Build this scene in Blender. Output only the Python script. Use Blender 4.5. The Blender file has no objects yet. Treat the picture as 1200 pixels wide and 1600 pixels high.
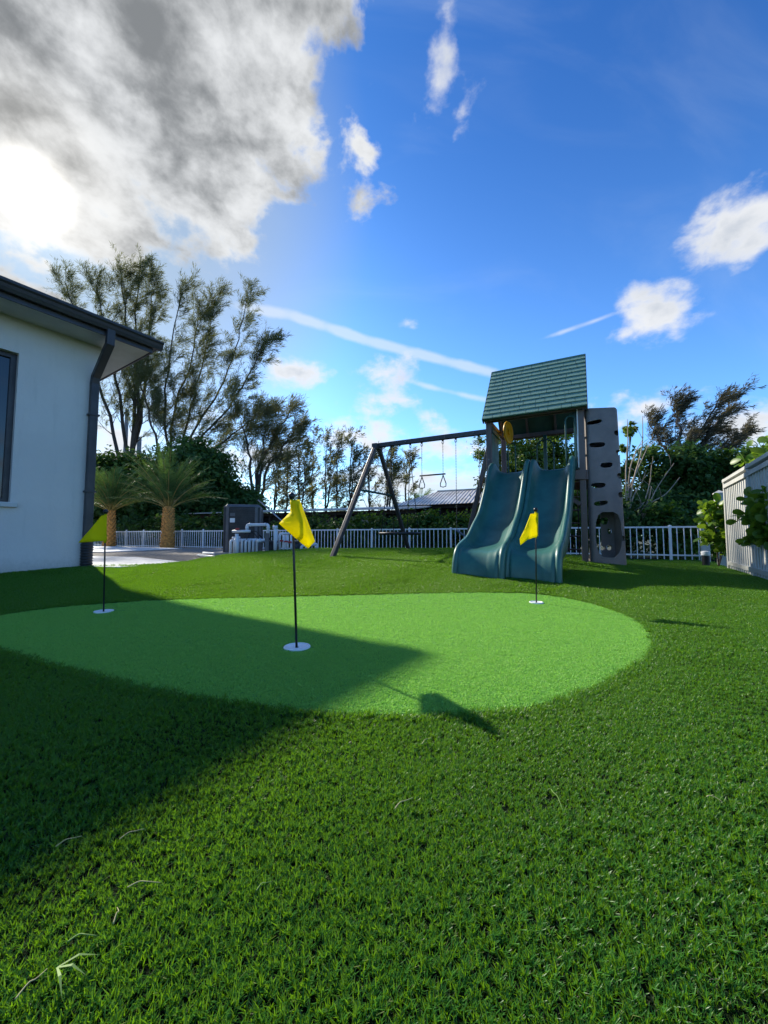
import bpy, bmesh, math, random
import numpy as np
from mathutils import Vector, Matrix

# ------------------------------------------------------------------ camera, sky, sun, exposure
SC = bpy.context.scene
R = math.radians
COL = SC.collection
CAM_H = 0.70
PITCH = R(3.62)
cam_d = bpy.data.cameras.new('camera')
cam_d.sensor_fit = 'VERTICAL'; cam_d.sensor_height = 36.0; cam_d.sensor_width = 27.0
cam_d.lens = 13.5
cam_d.clip_start = 0.02; cam_d.clip_end = 2000
cam = bpy.data.objects.new('camera', cam_d); COL.objects.link(cam)
cam.location = (0, 0, CAM_H); cam.rotation_euler = (R(90) + PITCH, 0, 0)
SC.camera = cam

SUN_AZ, SUN_EL = R(-43.0), R(33.5)        # azimuth from +Y (negative = left), elevation
SUN_DIR = Vector((math.sin(SUN_AZ) * math.cos(SUN_EL), math.cos(SUN_AZ) * math.cos(SUN_EL), math.sin(SUN_EL)))
sun_d = bpy.data.lights.new('sun', 'SUN'); sun_d.energy = 4.2; sun_d.angle = R(1.0); sun_d.color = (1.0, 0.93, 0.80)
sun = bpy.data.objects.new('sun', sun_d); COL.objects.link(sun)
sun.rotation_euler = SUN_DIR.to_track_quat('Z', 'Y').to_euler(); sun.location = (-20, 25, 30)

SC.view_settings.view_transform = 'Standard'; SC.view_settings.look = 'None'
SC.view_settings.exposure = 0.90; SC.view_settings.gamma = 1.0; SC.view_settings.use_curve_mapping = False
SC.render.engine = 'CYCLES'
cy = SC.cycles
cy.max_bounces = 7; cy.diffuse_bounces = 3; cy.glossy_bounces = 3; cy.transmission_bounces = 5; cy.transparent_max_bounces = 6
cy.caustics_reflective = False; cy.caustics_refractive = False
cy.sample_clamp_indirect = 6.0
cy.use_adaptive_sampling = True; cy.adaptive_threshold = 0.015
try:
    cy.use_denoising = True; cy.denoiser = 'OPENIMAGEDENOISE'
    cy.denoising_input_passes = 'RGB_ALBEDO_NORMAL'; cy.denoising_prefilter = 'ACCURATE'
except Exception:
    pass

PXF, CP, SP = 600.0, math.cos(PITCH), math.sin(PITCH)
def ray(px, py):
    u, v = px - 600.0, 800.0 - py
    return Vector((u, PXF * CP - v * SP, v * CP + PXF * SP))
def at(px, py, Y):
    """the place that stands Y metres ahead on the sight line of the photograph's (px, py)"""
    d = ray(px, py); return Vector((d.x / d.y * Y, Y, CAM_H + d.z / d.y * Y))
def azel(px, py):
    d = ray(px, py); return math.atan2(d.x, d.y), math.atan2(d.z, math.hypot(d.x, d.y))

# ---- world: Nishita sky with procedural clouds by direction (azimuth, elevation)
W = bpy.data.worlds.new('World'); SC.world = W; W.use_nodes = True
try: W.cycles.sampling_method = 'MANUAL'; W.cycles.sample_map_resolution = 1024
except Exception: pass
NT = W.node_tree; NT.nodes.clear()
def nd(nt, t, **kw):
    n = nt.nodes.new(t)
    for k, v in kw.items(): setattr(n, k, v)
    return n
def lk(nt, a, b): nt.links.new(a, b)
def setin(nt, sock, v):
    if hasattr(v, 'links') or isinstance(v, bpy.types.NodeSocket): nt.links.new(v, sock)
    else: sock.default_value = v
def M_(nt, op, a, b=None, c=None, clamp=False):
    n = nd(nt, 'ShaderNodeMath', operation=op); n.use_clamp = clamp
    setin(nt, n.inputs[0], a)
    if b is not None: setin(nt, n.inputs[1], b)
    if c is not None: setin(nt, n.inputs[2], c)
    return n.outputs[0]
def V_(nt, op, a, b=None):
    n = nd(nt, 'ShaderNodeVectorMath', operation=op); setin(nt, n.inputs[0], a)
    if b is not None: setin(nt, n.inputs[1], b)
    return n
def smooth_(nt, x, lo, hi, a=0.0, b=1.0):
    n = nd(nt, 'ShaderNodeMapRange', interpolation_type='SMOOTHSTEP')
    setin(nt, n.inputs['Value'], x)
    n.inputs['From Min'].default_value = lo; n.inputs['From Max'].default_value = hi
    n.inputs['To Min'].default_value = a; n.inputs['To Max'].default_value = b
    return n.outputs['Result']
def mixc_(nt, f, a, b, blend='MIX'):
    n = nd(nt, 'ShaderNodeMix', data_type='RGBA', blend_type=blend)
    setin(nt, n.inputs['Factor'], f); setin(nt, n.inputs['A'], a); setin(nt, n.inputs['B'], b)
    return n.outputs['Result']
def noise_(nt, vec, scale, detail=6, rough=0.55, dist=0.0):
    n = nd(nt, 'ShaderNodeTexNoise'); n.noise_dimensions = '3D'
    setin(nt, n.inputs['Vector'], vec); n.inputs['Scale'].default_value = scale
    n.inputs['Detail'].default_value = detail; n.inputs['Roughness'].default_value = rough
    n.inputs['Distortion'].default_value = dist
    return n

SKY_STRENGTH = 0.15
def build_sky():
    nt = NT
    out = nd(nt, 'ShaderNodeOutputWorld'); bg = nd(nt, 'ShaderNodeBackground')
    bg.inputs['Strength'].default_value = SKY_STRENGTH
    sky = nd(nt, 'ShaderNodeTexSky'); sky.sky_type = 'NISHITA'; sky.sun_disc = False
    sky.sun_elevation = SUN_EL; sky.sun_rotation = SUN_AZ
    sky.air_density = 1.0; sky.dust_density = 0.6; sky.ozone_density = 2.2; sky.altitude = 0
    hs = nd(nt, 'ShaderNodeHueSaturation'); hs.inputs['Saturation'].default_value = 1.12; hs.inputs['Value'].default_value = 1.0
    hs.inputs['Hue'].default_value = 0.505
    lk(nt, sky.outputs[0], hs.inputs['Color'])
    tc = nd(nt, 'ShaderNodeTexCoord'); d = tc.outputs['Generated']
    sep = nd(nt, 'ShaderNodeSeparateXYZ'); lk(nt, d, sep.inputs[0])
    az = M_(nt, 'ARCTAN2', sep.outputs['X'], sep.outputs['Y'])
    el = M_(nt, 'ARCSINE', sep.outputs['Z'])
    # noise lives on the direction sphere, flattened a little towards the horizon
    sc = V_(nt, 'MULTIPLY', d, (1, 1, 1.5)).outputs[0]
    warp = noise_(nt, sc, 5.0, 3, 0.5)
    wv = V_(nt, 'SUBTRACT', warp.outputs['Color'], (0.5, 0.5, 0.5)).outputs[0]
    wv2 = V_(nt, 'MULTIPLY', wv, (0.06, 0.045, 0.0)).outputs[0]; wv = V_(nt, 'MULTIPLY', wv, (0.16, 0.12, 0.0)).outputs[0]
    comb = nd(nt, 'ShaderNodeCombineXYZ'); lk(nt, az, comb.inputs[0]); lk(nt, el, comb.inputs[1])
    ae = V_(nt, 'ADD', comb.outputs[0], wv).outputs[0]
    ae2 = V_(nt, 'ADD', comb.outputs[0], wv2).outputs[0]
    n1 = noise_(nt, sc, 6.5, 10, 0.57, 0.2).outputs['Fac']
    n2 = noise_(nt, sc, 15.0, 9, 0.56, 0.12).outputs['Fac']
    n3 = noise_(nt, V_(nt, 'ADD', sc, (3.1, 1.7, 0.4)).outputs[0], 4.2, 7, 0.56, 0.15).outputs['Fac']
    def blob(px, py, rx, ry, rot=0.0, w=1.0, src=None):
        a, e = azel(px, py)
        m = nd(nt, 'ShaderNodeMapping', vector_type='TEXTURE')
        setin(nt, m.inputs['Vector'], src or ae)
        m.inputs['Location'].default_value = (a, e, 0); m.inputs['Rotation'].default_value = (0, 0, R(rot)); m.inputs['Scale'].default_value = (rx, ry, 1)
        ln = V_(nt, 'LENGTH', m.outputs[0]).outputs['Value']
        return M_(nt, 'MULTIPLY', M_(nt, 'SUBTRACT', 1.0, ln), w)
    def mx(vals):
        r = vals[0]
        for v in vals[1:]:
            n = nd(nt, 'ShaderNodeMath', operation='SMOOTH_MAX'); lk(nt, r, n.inputs[0]); lk(nt, v, n.inputs[1]); n.inputs[2].default_value = 0.25
            r = n.outputs[0]
        return r
    # heavy backlit bank in the upper left (goes on beyond the frame)
    big = mx([blob(*b) for b in BIG_CLOUD])
    fb = M_(nt, 'ADD', big, M_(nt, 'MULTIPLY', M_(nt, 'SUBTRACT', n1, 0.5), 2.0))
    fb = M_(nt, 'ADD', fb, M_(nt, 'MULTIPLY', M_(nt, 'SUBTRACT', n2, 0.5), 0.85))
    mb = smooth_(nt, fb, 0.0, 0.34)
    # small white cumulus
    sm = mx([blob(*b, src=ae2) for b in SMALL_CLOUD])
    fs = M_(nt, 'ADD', sm, M_(nt, 'MULTIPLY', M_(nt, 'SUBTRACT', n2, 0.5), 2.6))
    fs = M_(nt, 'ADD', fs, M_(nt, 'MULTIPLY', M_(nt, 'SUBTRACT', n1, 0.5), 0.9))
    ms = smooth_(nt, fs, 0.0, 1.0, 0.0, 0.95)
    # thin bank low over the horizon, all the way round
    lo = smooth_(nt, el, 0.02, 0.42, 0.86, 0.10)
    st = V_(nt, 'MULTIPLY', d, (1, 1, 4.2)).outputs[0]
    n4 = noise_(nt, st, 4.2, 9, 0.58, 0.35).outputs['Fac']
    fl = M_(nt, 'ADD', M_(nt, 'SUBTRACT', lo, 0.70), M_(nt, 'MULTIPLY', M_(nt, 'SUBTRACT', n4, 0.42), 2.2))
    ml = M_(nt, 'MULTIPLY', smooth_(nt, fl, 0.0, 0.55), smooth_(nt, el, 0.06, 0.46, 0.95, 0.0))
    # contrail, broken by noise
    cons = mx([blob(*b, src=comb.outputs[0]) for b in CONTRAIL])
    fc = M_(nt, 'ADD', cons, M_(nt, 'MULTIPLY', M_(nt, 'SUBTRACT', n2, 0.5), 0.9))
    mc = M_(nt, 'MULTIPLY', smooth_(nt, fc, 0.0, 0.8), 0.55)
    # wisps of thin high cirrus
    cz = nd(nt, 'ShaderNodeMapping'); lk(nt, d, cz.inputs[0]); cz.inputs['Rotation'].default_value = (0.3, 0.4, R(35)); cz.inputs['Scale'].default_value = (1.2, 5.0, 2.0)
    n5 = noise_(nt, cz.outputs[0], 1.8, 6, 0.55, 0.6).outputs['Fac']
    mcir = smooth_(nt, n5, 0.50, 0.85, 0.0, 0.12)
    # light scattered forward round the sun
    dt = V_(nt, 'DOT_PRODUCT', d, tuple(GLOW_DIR)).outputs['Value']
    near = smooth_(nt, dt, 0.83, 1.0)
    near2 = smooth_(nt, dt, 0.980, 1.0)
    core = smooth_(nt, dt, 0.9970, 1.0005); halo = smooth_(nt, dt, 0.982, 1.001)
    K = 0.57 / SKY_STRENGTH
    thick = smooth_(nt, M_(nt, 'ADD', M_(nt, 'ADD', M_(nt, 'MULTIPLY', fb, 0.50), M_(nt, 'MULTIPLY', M_(nt, 'SUBTRACT', n3, 0.5), 2.4)), M_(nt, 'MULTIPLY', M_(nt, 'SUBTRACT', n2, 0.5), 1.7)), -0.40, 1.0)
    cb = mixc_(nt, thick, (0.80 * K, 0.82 * K, 0.84 * K, 1), (0.23 * K, 0.245 * K, 0.26 * K, 1))
    cb = mixc_(nt, M_(nt, 'MULTIPLY', near2, 0.12), cb, (1.0 * K, 0.93 * K, 0.80 * K, 1))
    shade = smooth_(nt, M_(nt, 'ADD', fs, M_(nt, 'MULTIPLY', M_(nt, 'SUBTRACT', n3, 0.5), 2.5)), 0.5, 1.9)
    cs = mixc_(nt, shade, (0.86 * K, 0.87 * K, 0.88 * K, 1), (0.52 * K, 0.57 * K, 0.64 * K, 1))
    base = mixc_(nt, 1.0, hs.outputs['Color'], (0.57, 0.86, 1.07, 1), 'MULTIPLY')
    base = mixc_(nt, smooth_(nt, el, 0.15, 1.0, 0.0, 1.0), base, mixc_(nt, 1.0, base, (0.34, 0.52, 0.66, 1), 'MULTIPLY'))
    base = mixc_(nt, M_(nt, 'MULTIPLY', M_(nt, 'POWER', near, 0.7), 0.88), base, (0.36 * K, 0.43 * K, 0.52 * K, 1))
    c = mixc_(nt, mcir, base, (0.62 * K, 0.74 * K, 0.9 * K, 1))
    c = mixc_(nt, ml, c, (0.72 * K, 0.80 * K, 0.90 * K, 1))
    c = mixc_(nt, mc, c, (0.80 * K, 0.86 * K, 0.92 * K, 1))
    c = mixc_(nt, ms, c, cs)
    c = mixc_(nt, mb, c, cb)
    veil = M_(nt, 'SUBTRACT', 1.0, M_(nt, 'MULTIPLY', M_(nt, 'MULTIPLY', mb, thick), 0.85))
    veil = M_(nt, 'MULTIPLY', veil, smooth_(nt, n2, 0.25, 0.75, 0.35, 1.6))
    glow = M_(nt, 'MULTIPLY', M_(nt, 'ADD', M_(nt, 'MULTIPLY', M_(nt, 'POWER', halo, 2.4), 0.24 * K), M_(nt, 'MULTIPLY', M_(nt, 'POWER', core, 2.0), 2.4 * K)), veil)
    gl = nd(nt, 'ShaderNodeVectorMath', operation='SCALE'); gl.inputs[0].default_value = (1.0, 0.95, 0.86); lk(nt, glow, gl.inputs['Scale'])
    c = mixc_(nt, 1.0, c, gl.outputs[0], 'ADD')
    lk(nt, c, bg.inputs['Color']); lk(nt, bg.outputs[0], out.inputs['Surface'])

# (px, py, half-width rad, half-height rad, tilt deg, weight): read off the photograph, used as sky directions
BIG_CLOUD = [
    (60, 30, 0.55, 0.21, -10, 1.5), (250, 95, 0.36, 0.17, -20, 1.5), (440, 140, 0.17, 0.13, -30, 1.1),
    (240, 190, 0.20, 0.085, -18, 0.85), (-140, 90, 0.45, 0.19, 0, 1.4),
    (570, 230, 0.10, 0.07, 60, 0.6), (20, 195, 0.18, 0.075, -25, 0.9), (330, -70, 0.28, 0.16, 0, 1.0), (100, -250, 0.7, 0.3, 0, 1.2),
    (20, 430, 0.09, 0.03, -15, 0.5), (70, 395, 0.06, 0.03, -20, 0.45)]
SMALL_CLOUD = [
    (1140, 360, 0.095, 0.058, 0, 1.35), (1180, 375, 0.07, 0.04, 0, 1.0), (1022, 480, 0.085, 0.062, -30, 1.3), (970, 522, 0.05, 0.025, 20, 0.7),
    (460, 580, 0.105, 0.046, -8, 1.35), (620, 590, 0.10, 0.055, 10, 0.85), (675, 665, 0.06, 0.04, 0, 0.95), (600, 630, 0.11, 0.035, 0, 0.75),
    (680, 130, 0.07, 0.04, 50, 0.52), (720, 165, 0.045, 0.022, 40, 0.42), (700, 35, 0.03, 0.022, -40, 0.40), (645, 512, 0.035, 0.012, 0, 0.5),
    (990, 640, 0.11, 0.035, 0, 0.8), (1160, 660, 0.16, 0.055, 0, 0.95), (560, 690, 0.16, 0.05, 0, 0.95), (690, 700, 0.15, 0.055, 0, 1.0), (620, 745, 0.25, 0.04, 0, 0.9), (420, 720, 0.14, 0.06, 0, 0.8), (330, 700, 0.18, 0.10, 0, 0.8), (180, 700, 0.12, 0.14, 0, 0.8), (1500, 420, 0.2, 0.08, 0, 1.0), (2400, 560, 0.25, 0.08, 0, 1.0)]
CONTRAIL = []
def trail(path, wd, wt):
    for (x0, y0), (x1, y1) in zip(path[:-1], path[1:]):
        (a0, e0), (a1, e1) = azel(x0, y0), azel(x1, y1)
        CONTRAIL.append(((x0 + x1) / 2, (y0 + y1) / 2, math.hypot(a1 - a0, e1 - e0) * 0.95, wd, math.degrees(math.atan2(e1 - e0, a1 - a0)), wt))
trail([(385, 481), (450, 492), (510, 510), (575, 533), (640, 549), (705, 566), (770, 582)], 0.0165, 1.25)
trail([(640, 596), (700, 612), (760, 625)], 0.010, 0.8); trail([(860, 525), (905, 510), (955, 492)], 0.007, 0.75)
GLOW_DIR = ray(52, 296).normalized()
build_sky()

# ------------------------------------------------------------------ materials
MATS = {}
def newmat(name):
    m = bpy.data.materials.new(name); m.use_nodes = True; nt = m.node_tree; nt.nodes.clear()
    out = nd(nt, 'ShaderNodeOutputMaterial'); p = nd(nt, 'ShaderNodeBsdfPrincipled'); lk(nt, p.outputs[0], out.inputs[0])
    MATS[name] = m
    return m, nt, p, out
def c4(c): return (c[0], c[1], c[2], 1.0)
def mat(name, col, col2=None, rough=0.6, spec=0.4, metal=0.0, nscale=6.0, bump=0.15, bscale=40.0, stretch=(1, 1, 1), detail=5, bdist=0.01, contrast=(0.35, 0.65), coat=0.0):
    if name in MATS: return MATS[name]
    m, nt, p, out = newmat(name)
    tc = nd(nt, 'ShaderNodeTexCoord'); mp = nd(nt, 'ShaderNodeMapping'); mp.inputs['Scale'].default_value = stretch
    lk(nt, tc.outputs['Object'], mp.inputs[0])
    n = noise_(nt, mp.outputs[0], nscale, detail, 0.6)
    f = smooth_(nt, n.outputs['Fac'], contrast[0], contrast[1])
    col2 = col2 or tuple(x * 0.8 for x in col)
    lk(nt, mixc_(nt, f, c4(col2), c4(col)), p.inputs['Base Color'])
    lk(nt, smooth_(nt, n.outputs['Fac'], 0.2, 0.8, min(1, rough * 1.15), rough * 0.85), p.inputs['Roughness'])
    p.inputs['Specular IOR Level'].default_value = spec; p.inputs['Metallic'].default_value = metal
    p.inputs['Coat Weight'].default_value = coat
    if bump:
        b = nd(nt, 'ShaderNodeBump'); b.inputs['Strength'].default_value = bump; b.inputs['Distance'].default_value = bdist
        n2 = noise_(nt, mp.outputs[0], bscale, 4, 0.6); lk(nt, n2.outputs['Fac'], b.inputs['Height']); lk(nt, b.outputs[0], p.inputs['Normal'])
    return m
def leafmat(name, ca, cb, trans=0.35, rough=0.45, spec=0.4, tcol=None):
    if name in MATS: return MATS[name]
    m, nt, p, out = newmat(name)
    g = nd(nt, 'ShaderNodeNewGeometry'); tc = nd(nt, 'ShaderNodeTexCoord')
    n = noise_(nt, tc.outputs['Object'], 0.9, 3, 0.6)
    f = M_(nt, 'ADD', M_(nt, 'MULTIPLY', g.outputs['Random Per Island'], 0.7), M_(nt, 'MULTIPLY', smooth_(nt, n.outputs['Fac'], 0.35, 0.65), 0.3))
    c = mixc_(nt, f, c4(ca), c4(cb)); lk(nt, c, p.inputs['Base Color'])
    p.inputs['Roughness'].default_value = rough; p.inputs['Specular IOR Level'].default_value = spec
    t = nd(nt, 'ShaderNodeBsdfTranslucent')
    tc_ = tcol or tuple(min(1, x * k) for x, k in zip(cb, (1.35, 1.25, 0.6)))
    lk(nt, mixc_(nt, g.outputs['Random Per Island'], c4(tc_), c4(tuple(x * 0.7 for x in tc_))), t.inputs['Color'])
    mx = nd(nt, 'ShaderNodeMixShader'); mx.inputs[0].default_value = trans
    lk(nt, p.outputs[0], mx.inputs[1]); lk(nt, t.outputs[0], mx.inputs[2]); lk(nt, mx.outputs[0], out.inputs[0])
    return m

# ------------------------------------------------------------------ mesh helpers
def wloc(o):
    v = Vector((0, 0, 0))
    while o is not None: v += o.location; o = o.parent
    return v
class MB:
    def __init__(s): s.v = []; s.f = []
    def add(s, vs, fs):
        k = len(s.v); s.v.extend([tuple(v) for v in vs]); s.f.extend([tuple(i + k for i in f) for f in fs]); return s
    def box(s, c, size, X=(1, 0, 0), Y=(0, 1, 0), Z=(0, 0, 1)):
        c = Vector(c); X, Y, Z = Vector(X) * size[0] / 2, Vector(Y) * size[1] / 2, Vector(Z) * size[2] / 2
        vs = [c + X * a + Y * b + Z * d for d in (-1, 1) for b in (-1, 1) for a in (-1, 1)]
        return s.add(vs, [(0, 2, 3, 1), (4, 5, 7, 6), (0, 1, 5, 4), (2, 6, 7, 3), (0, 4, 6, 2), (1, 3, 7, 5)])
    def bar(s, a, b, w, h, up=(0, 0, 1)):
        a, b = Vector(a), Vector(b); d = (b - a).normalized(); up = Vector(up)
        side = d.cross(up)
        if side.length < 1e-4: side = d.cross(Vector((0, 1, 0)))
        side.normalize(); u2 = side.cross(d)
        return s.box((a + b) / 2, ((b - a).length, w, h), d, side, u2)
    def tube(s, pts, r, n=8, caps=True):
        pts = [Vector(p) for p in pts]; rr = r if hasattr(r, '__len__') else [r] * len(pts)
        k = len(s.v); ref = None
        for i, p in enumerate(pts):
            a = pts[max(i - 1, 0)]; b = pts[min(i + 1, len(pts) - 1)]; d = (b - a)
            if d.length < 1e-9: d = Vector((0, 0, 1))
            d.normalize()
            if ref is None: ref = Vector((0, 0, 1)) if abs(d.z) < 0.9 else Vector((1, 0, 0))
            x = d.cross(ref)
            if x.length < 1e-4: x = d.cross(Vector((0, 1, 0)))
            x.normalize(); y = x.cross(d); ref = y.cross(x) * -1 if False else ref
            for j in range(n):
                t = 2 * math.pi * j / n; s.v.append(tuple(p + x * math.cos(t) * rr[i] + y * math.sin(t) * rr[i]))
        for i in range(len(pts) - 1):
            for j in range(n):
                s.f.append((k + i * n + j, k + i * n + (j + 1) % n, k + (i + 1) * n + (j + 1) % n, k + (i + 1) * n + j))
        if caps:
            s.f.append(tuple(k + j for j in range(n))[::-1]); s.f.append(tuple(k + (len(pts) - 1) * n + j for j in range(n)))
        return s
    def lathe(s, c, prof, n=20):
        c = Vector(c); k = len(s.v)
        for r, z in prof:
            for j in range(n):
                t = 2 * math.pi * j / n; s.v.append((c.x + r * math.cos(t), c.y + r * math.sin(t), c.z + z))
        for i in range(len(prof) - 1):
            for j in range(n):
                s.f.append((k + i * n + j, k + i * n + (j + 1) % n, k + (i + 1) * n + (j + 1) % n, k + (i + 1) * n + j))
        s.f.append(tuple(k + j for j in range(n))[::-1]); s.f.append(tuple(k + (len(prof) - 1) * n + j for j in range(n)))
        return s
    def poly(s, pts): return s.add(pts, [tuple(range(len(pts)))])
    def prism(s, pts, d):
        pts = [Vector(p) for p in pts]; d = Vector(d); n = len(pts)
        return s.add(pts + [p + d for p in pts], [tuple(range(n))[::-1], tuple(range(n, 2 * n))] + [(i, (i + 1) % n, (i + 1) % n + n, i + n) for i in range(n)])
    def torus(s, c, X, Y, rx, ry, r, n=32, m=6):
        c, X, Y = Vector(c), Vector(X), Vector(Y); Zv = X.cross(Y).normalized(); k = len(s.v)
        for i in range(n):
            t = 2 * math.pi * i / n; p = c + X * math.cos(t) * rx + Y * math.sin(t) * ry
            o = (X * math.cos(t) + Y * math.sin(t)).normalized()
            for j in range(m):
                q = 2 * math.pi * j / m; s.v.append(tuple(p + o * math.cos(q) * r + Zv * math.sin(q) * r))
        for i in range(n):
            for j in range(m):
                s.f.append((k + i * m + j, k + ((i + 1) % n) * m + j, k + ((i + 1) % n) * m + (j + 1) % m, k + i * m + (j + 1) % m))
        return s
    def mesh(s, name, off=Vector((0, 0, 0)), smooth=False, fix=True):
        me = bpy.data.meshes.new(name)
        me.from_pydata([(v[0] - off[0], v[1] - off[1], v[2] - off[2]) for v in s.v], [], s.f)
        if fix and len(s.f) < 20000:
            bm = bmesh.new(); bm.from_mesh(me); bmesh.ops.recalc_face_normals(bm, faces=bm.faces); bm.to_mesh(me); bm.free()
        if smooth:
            me.shade_smooth() if hasattr(me, 'shade_smooth') else None
        return me
    def build(s, name, m, parent=None, smooth=False, bevel=0.0, auto=None, fix=True):
        off = wloc(parent) if parent else Vector((0, 0, 0))
        me = s.mesh(name, off, smooth, fix); me.materials.append(m)
        o = bpy.data.objects.new(name, me); COL.objects.link(o); o.parent = parent
        if bevel:
            b = o.modifiers.new('bevel', 'BEVEL'); b.width = bevel; b.segments = 2; b.limit_method = 'ANGLE'; b.angle_limit = R(40)
        if auto: sharp(me, auto)
        return o
def sharp(me, deg):
    me.shade_smooth()
    bm = bmesh.new(); bm.from_mesh(me)
    for e in bm.edges:
        if len(e.link_faces) == 2 and e.calc_face_angle(0) > R(deg): e.smooth = False
    bm.to_mesh(me); bm.free()
def arr_mesh(name, V, F, m, parent=None, smooth=False):
    """numpy arrays V (n,3), F (k,3|4) -> one mesh object"""
    off = np.array(wloc(parent)) if parent else np.zeros(3)
    me = bpy.data.meshes.new(name); V = np.asarray(V, dtype=np.float32) - off.astype(np.float32); F = np.asarray(F, dtype=np.int32)
    k = F.shape[1]
    me.vertices.add(len(V)); me.vertices.foreach_set('co', V.ravel())
    me.loops.add(F.size); me.loops.foreach_set('vertex_index', F.ravel())
    me.polygons.add(len(F)); me.polygons.foreach_set('loop_start', np.arange(0, F.size, k, dtype=np.int32))
    me.update(calc_edges=True); me.materials.append(m)
    if smooth: me.shade_smooth()
    o = bpy.data.objects.new(name, me); COL.objects.link(o); o.parent = parent
    return o
def thing(name, loc, label, cat, group=None):
    o = bpy.data.objects.new(name, None); COL.objects.link(o); o.location = loc; o.empty_display_size = 0.1
    return tag(o, label, cat, group)
def tag(o, label=None, cat=None, group=None, kind=None):
    if label: o['label'] = label
    if cat: o['category'] = cat
    if group: o['group'] = group
    if kind: o['kind'] = kind
    return o
def piece(name, me, parent, loc, rot=None, scale=None):
    """a repeated part that shares mesh data; loc in world coordinates"""
    o = bpy.data.objects.new(name, me); COL.objects.link(o); o.parent = parent
    o.location = Vector(loc) - wloc(parent)
    if rot is not None: o.rotation_euler = rot
    if scale is not None: o.scale = scale
    return o

# ------------------------------------------------------------------ terrain
def sst(t):
    t = np.clip(t, 0, 1); return t * t * (3 - 2 * t)
def hz(X, Y):
    X = np.asarray(X, float); Y = np.asarray(Y, float)
    z = 0.34 * sst((Y - 3.2) / 5.0)
    z = z * (1 - 0.9 * sst((X - 2.5) / 4.5)) * (1 - 0.45 * sst((-X - 1.5) / 3.5)) * (1 - 0.6 * sst((Y - 10.5) / 3.0))
    return z + 0.006 * np.sin(X * 1.7 + 0.4) * np.sin(Y * 1.3 + 1.0)
def gz(x, y): return float(hz(x, y))
def hit(px, py):
    """where the sight line of (px, py) meets the lawn"""
    d = ray(px, py); t0 = 0.3
    prev = None
    for i in range(4000):
        Y = 0.3 + i * 0.01; X = d.x / d.y * Y; Z = CAM_H + d.z / d.y * Y
        if Z <= gz(X, Y): return Vector((X, Y, gz(X, Y)))
    return Vector((X, Y, 0))
def plane_hit(px, py, z):
    d = ray(px, py); t = (z - CAM_H) / d.z; return Vector((d.x * t, d.y * t, z))
def in_poly(X, Y, P):
    X = np.asarray(X); Y = np.asarray(Y); r = np.zeros(X.shape, bool); n = len(P)
    for i in range(n):
        x1, y1 = P[i]; x2, y2 = P[(i + 1) % n]
        c = ((y1 > Y) != (y2 > Y)) & (X < (x2 - x1) * (Y - y1) / ((y2 - y1) + 1e-12) + x1); r ^= c
    return r
def spline(P, n, closed=True):
    P = np.array(P, float); m = len(P); out = []
    for i in range(m if closed else m - 1):
        p0, p1, p2, p3 = (P[(i - 1) % m], P[i], P[(i + 1) % m], P[(i + 2) % m]) if closed else (P[max(i - 1, 0)], P[i], P[i + 1], P[min(i + 2, m - 1)])
        for k in range(n):
            t = k / n; out.append(0.5 * ((2 * p1) + (-p0 + p2) * t + (2 * p0 - 5 * p1 + 4 * p2 - p3) * t * t + (-p0 + 3 * p1 - 3 * p2 + p3) * t ** 3))
    if not closed: out.append(P[-1])
    return np.array(out)

# property axes: u runs along the back fence and the playset, v away from the camera
UA = R(28); U2 = Vector((math.cos(UA), -math.sin(UA), 0)); V2 = Vector((math.sin(UA), math.cos(UA), 0)); ZZ = Vector((0, 0, 1))
HOUSE_C = Vector((-5.29, 6.98, 0)); HA = R(34); HV = Vector((math.sin(HA), math.cos(HA), 0)); HN = Vector((math.cos(HA), -math.sin(HA), 0))
GREEN_PX = [(-170, 992), (-60, 974), (60, 954), (145, 946), (250, 939), (400, 935), (520, 932), (640, 929), (740, 927), (830, 929), (900, 939), (960, 956), (1003, 978),
            (1018, 1003), (1003, 1030), (960, 1058), (900, 1085), (820, 1108), (700, 1119), (600, 1119), (500, 1115), (400, 1103), (300, 1088), (200, 1069), (100, 1043), (0, 1015), (-90, 1005)]
GREEN = [(hit(*p).x, hit(*p).y) for p in GREEN_PX]
GREEN = [tuple(p) for p in spline(GREEN, 6)]
FA = R(26); FU = Vector((math.cos(FA), -math.sin(FA), 0)); FV = Vector((math.sin(FA), math.cos(FA), 0)); FP = Vector((0, 14.0, 0))   # back fence line
def fence_pt(t): p = FP + FU * t; return Vector((p.x, p.y, 0))
YARD = [(-5.32, 6.90), (-4.5, 6.95), (-3.7, 7.3), (-3.75, 8.4), (-4.1, 9.9), (-2.9, 10.75), (-1.9, 11.6), (-1.7, 14.9), (-16.4, 22.1), (-30, 28.7), (-30, 9.5), (-12, 6.9)]

grass_c = (0.050, 0.135, 0.018)
m_soil = mat('turf_backing', (0.008, 0.018, 0.006), (0.005, 0.010, 0.004), rough=1.0, spec=0.05, nscale=30, bscale=220, bump=0.6)
m_far = mat('rough_ground', (0.035, 0.055, 0.018), (0.05, 0.045, 0.026), rough=0.95, nscale=0.6, bscale=10, bump=0.6)
m_gravel = mat('gravel', (0.34, 0.30, 0.25), (0.20, 0.175, 0.145), rough=0.95, nscale=14, bscale=60, bump=0.9, bdist=0.03)
m_slab = mat('concrete_slab', (0.72, 0.72, 0.70), (0.58, 0.57, 0.55), rough=0.8, nscale=3, bscale=90, bump=0.15)
m_green = mat('green_backing', (0.12, 0.33, 0.07), (0.09, 0.26, 0.055), rough=0.9, nscale=120, bscale=300, bump=0.6)

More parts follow.
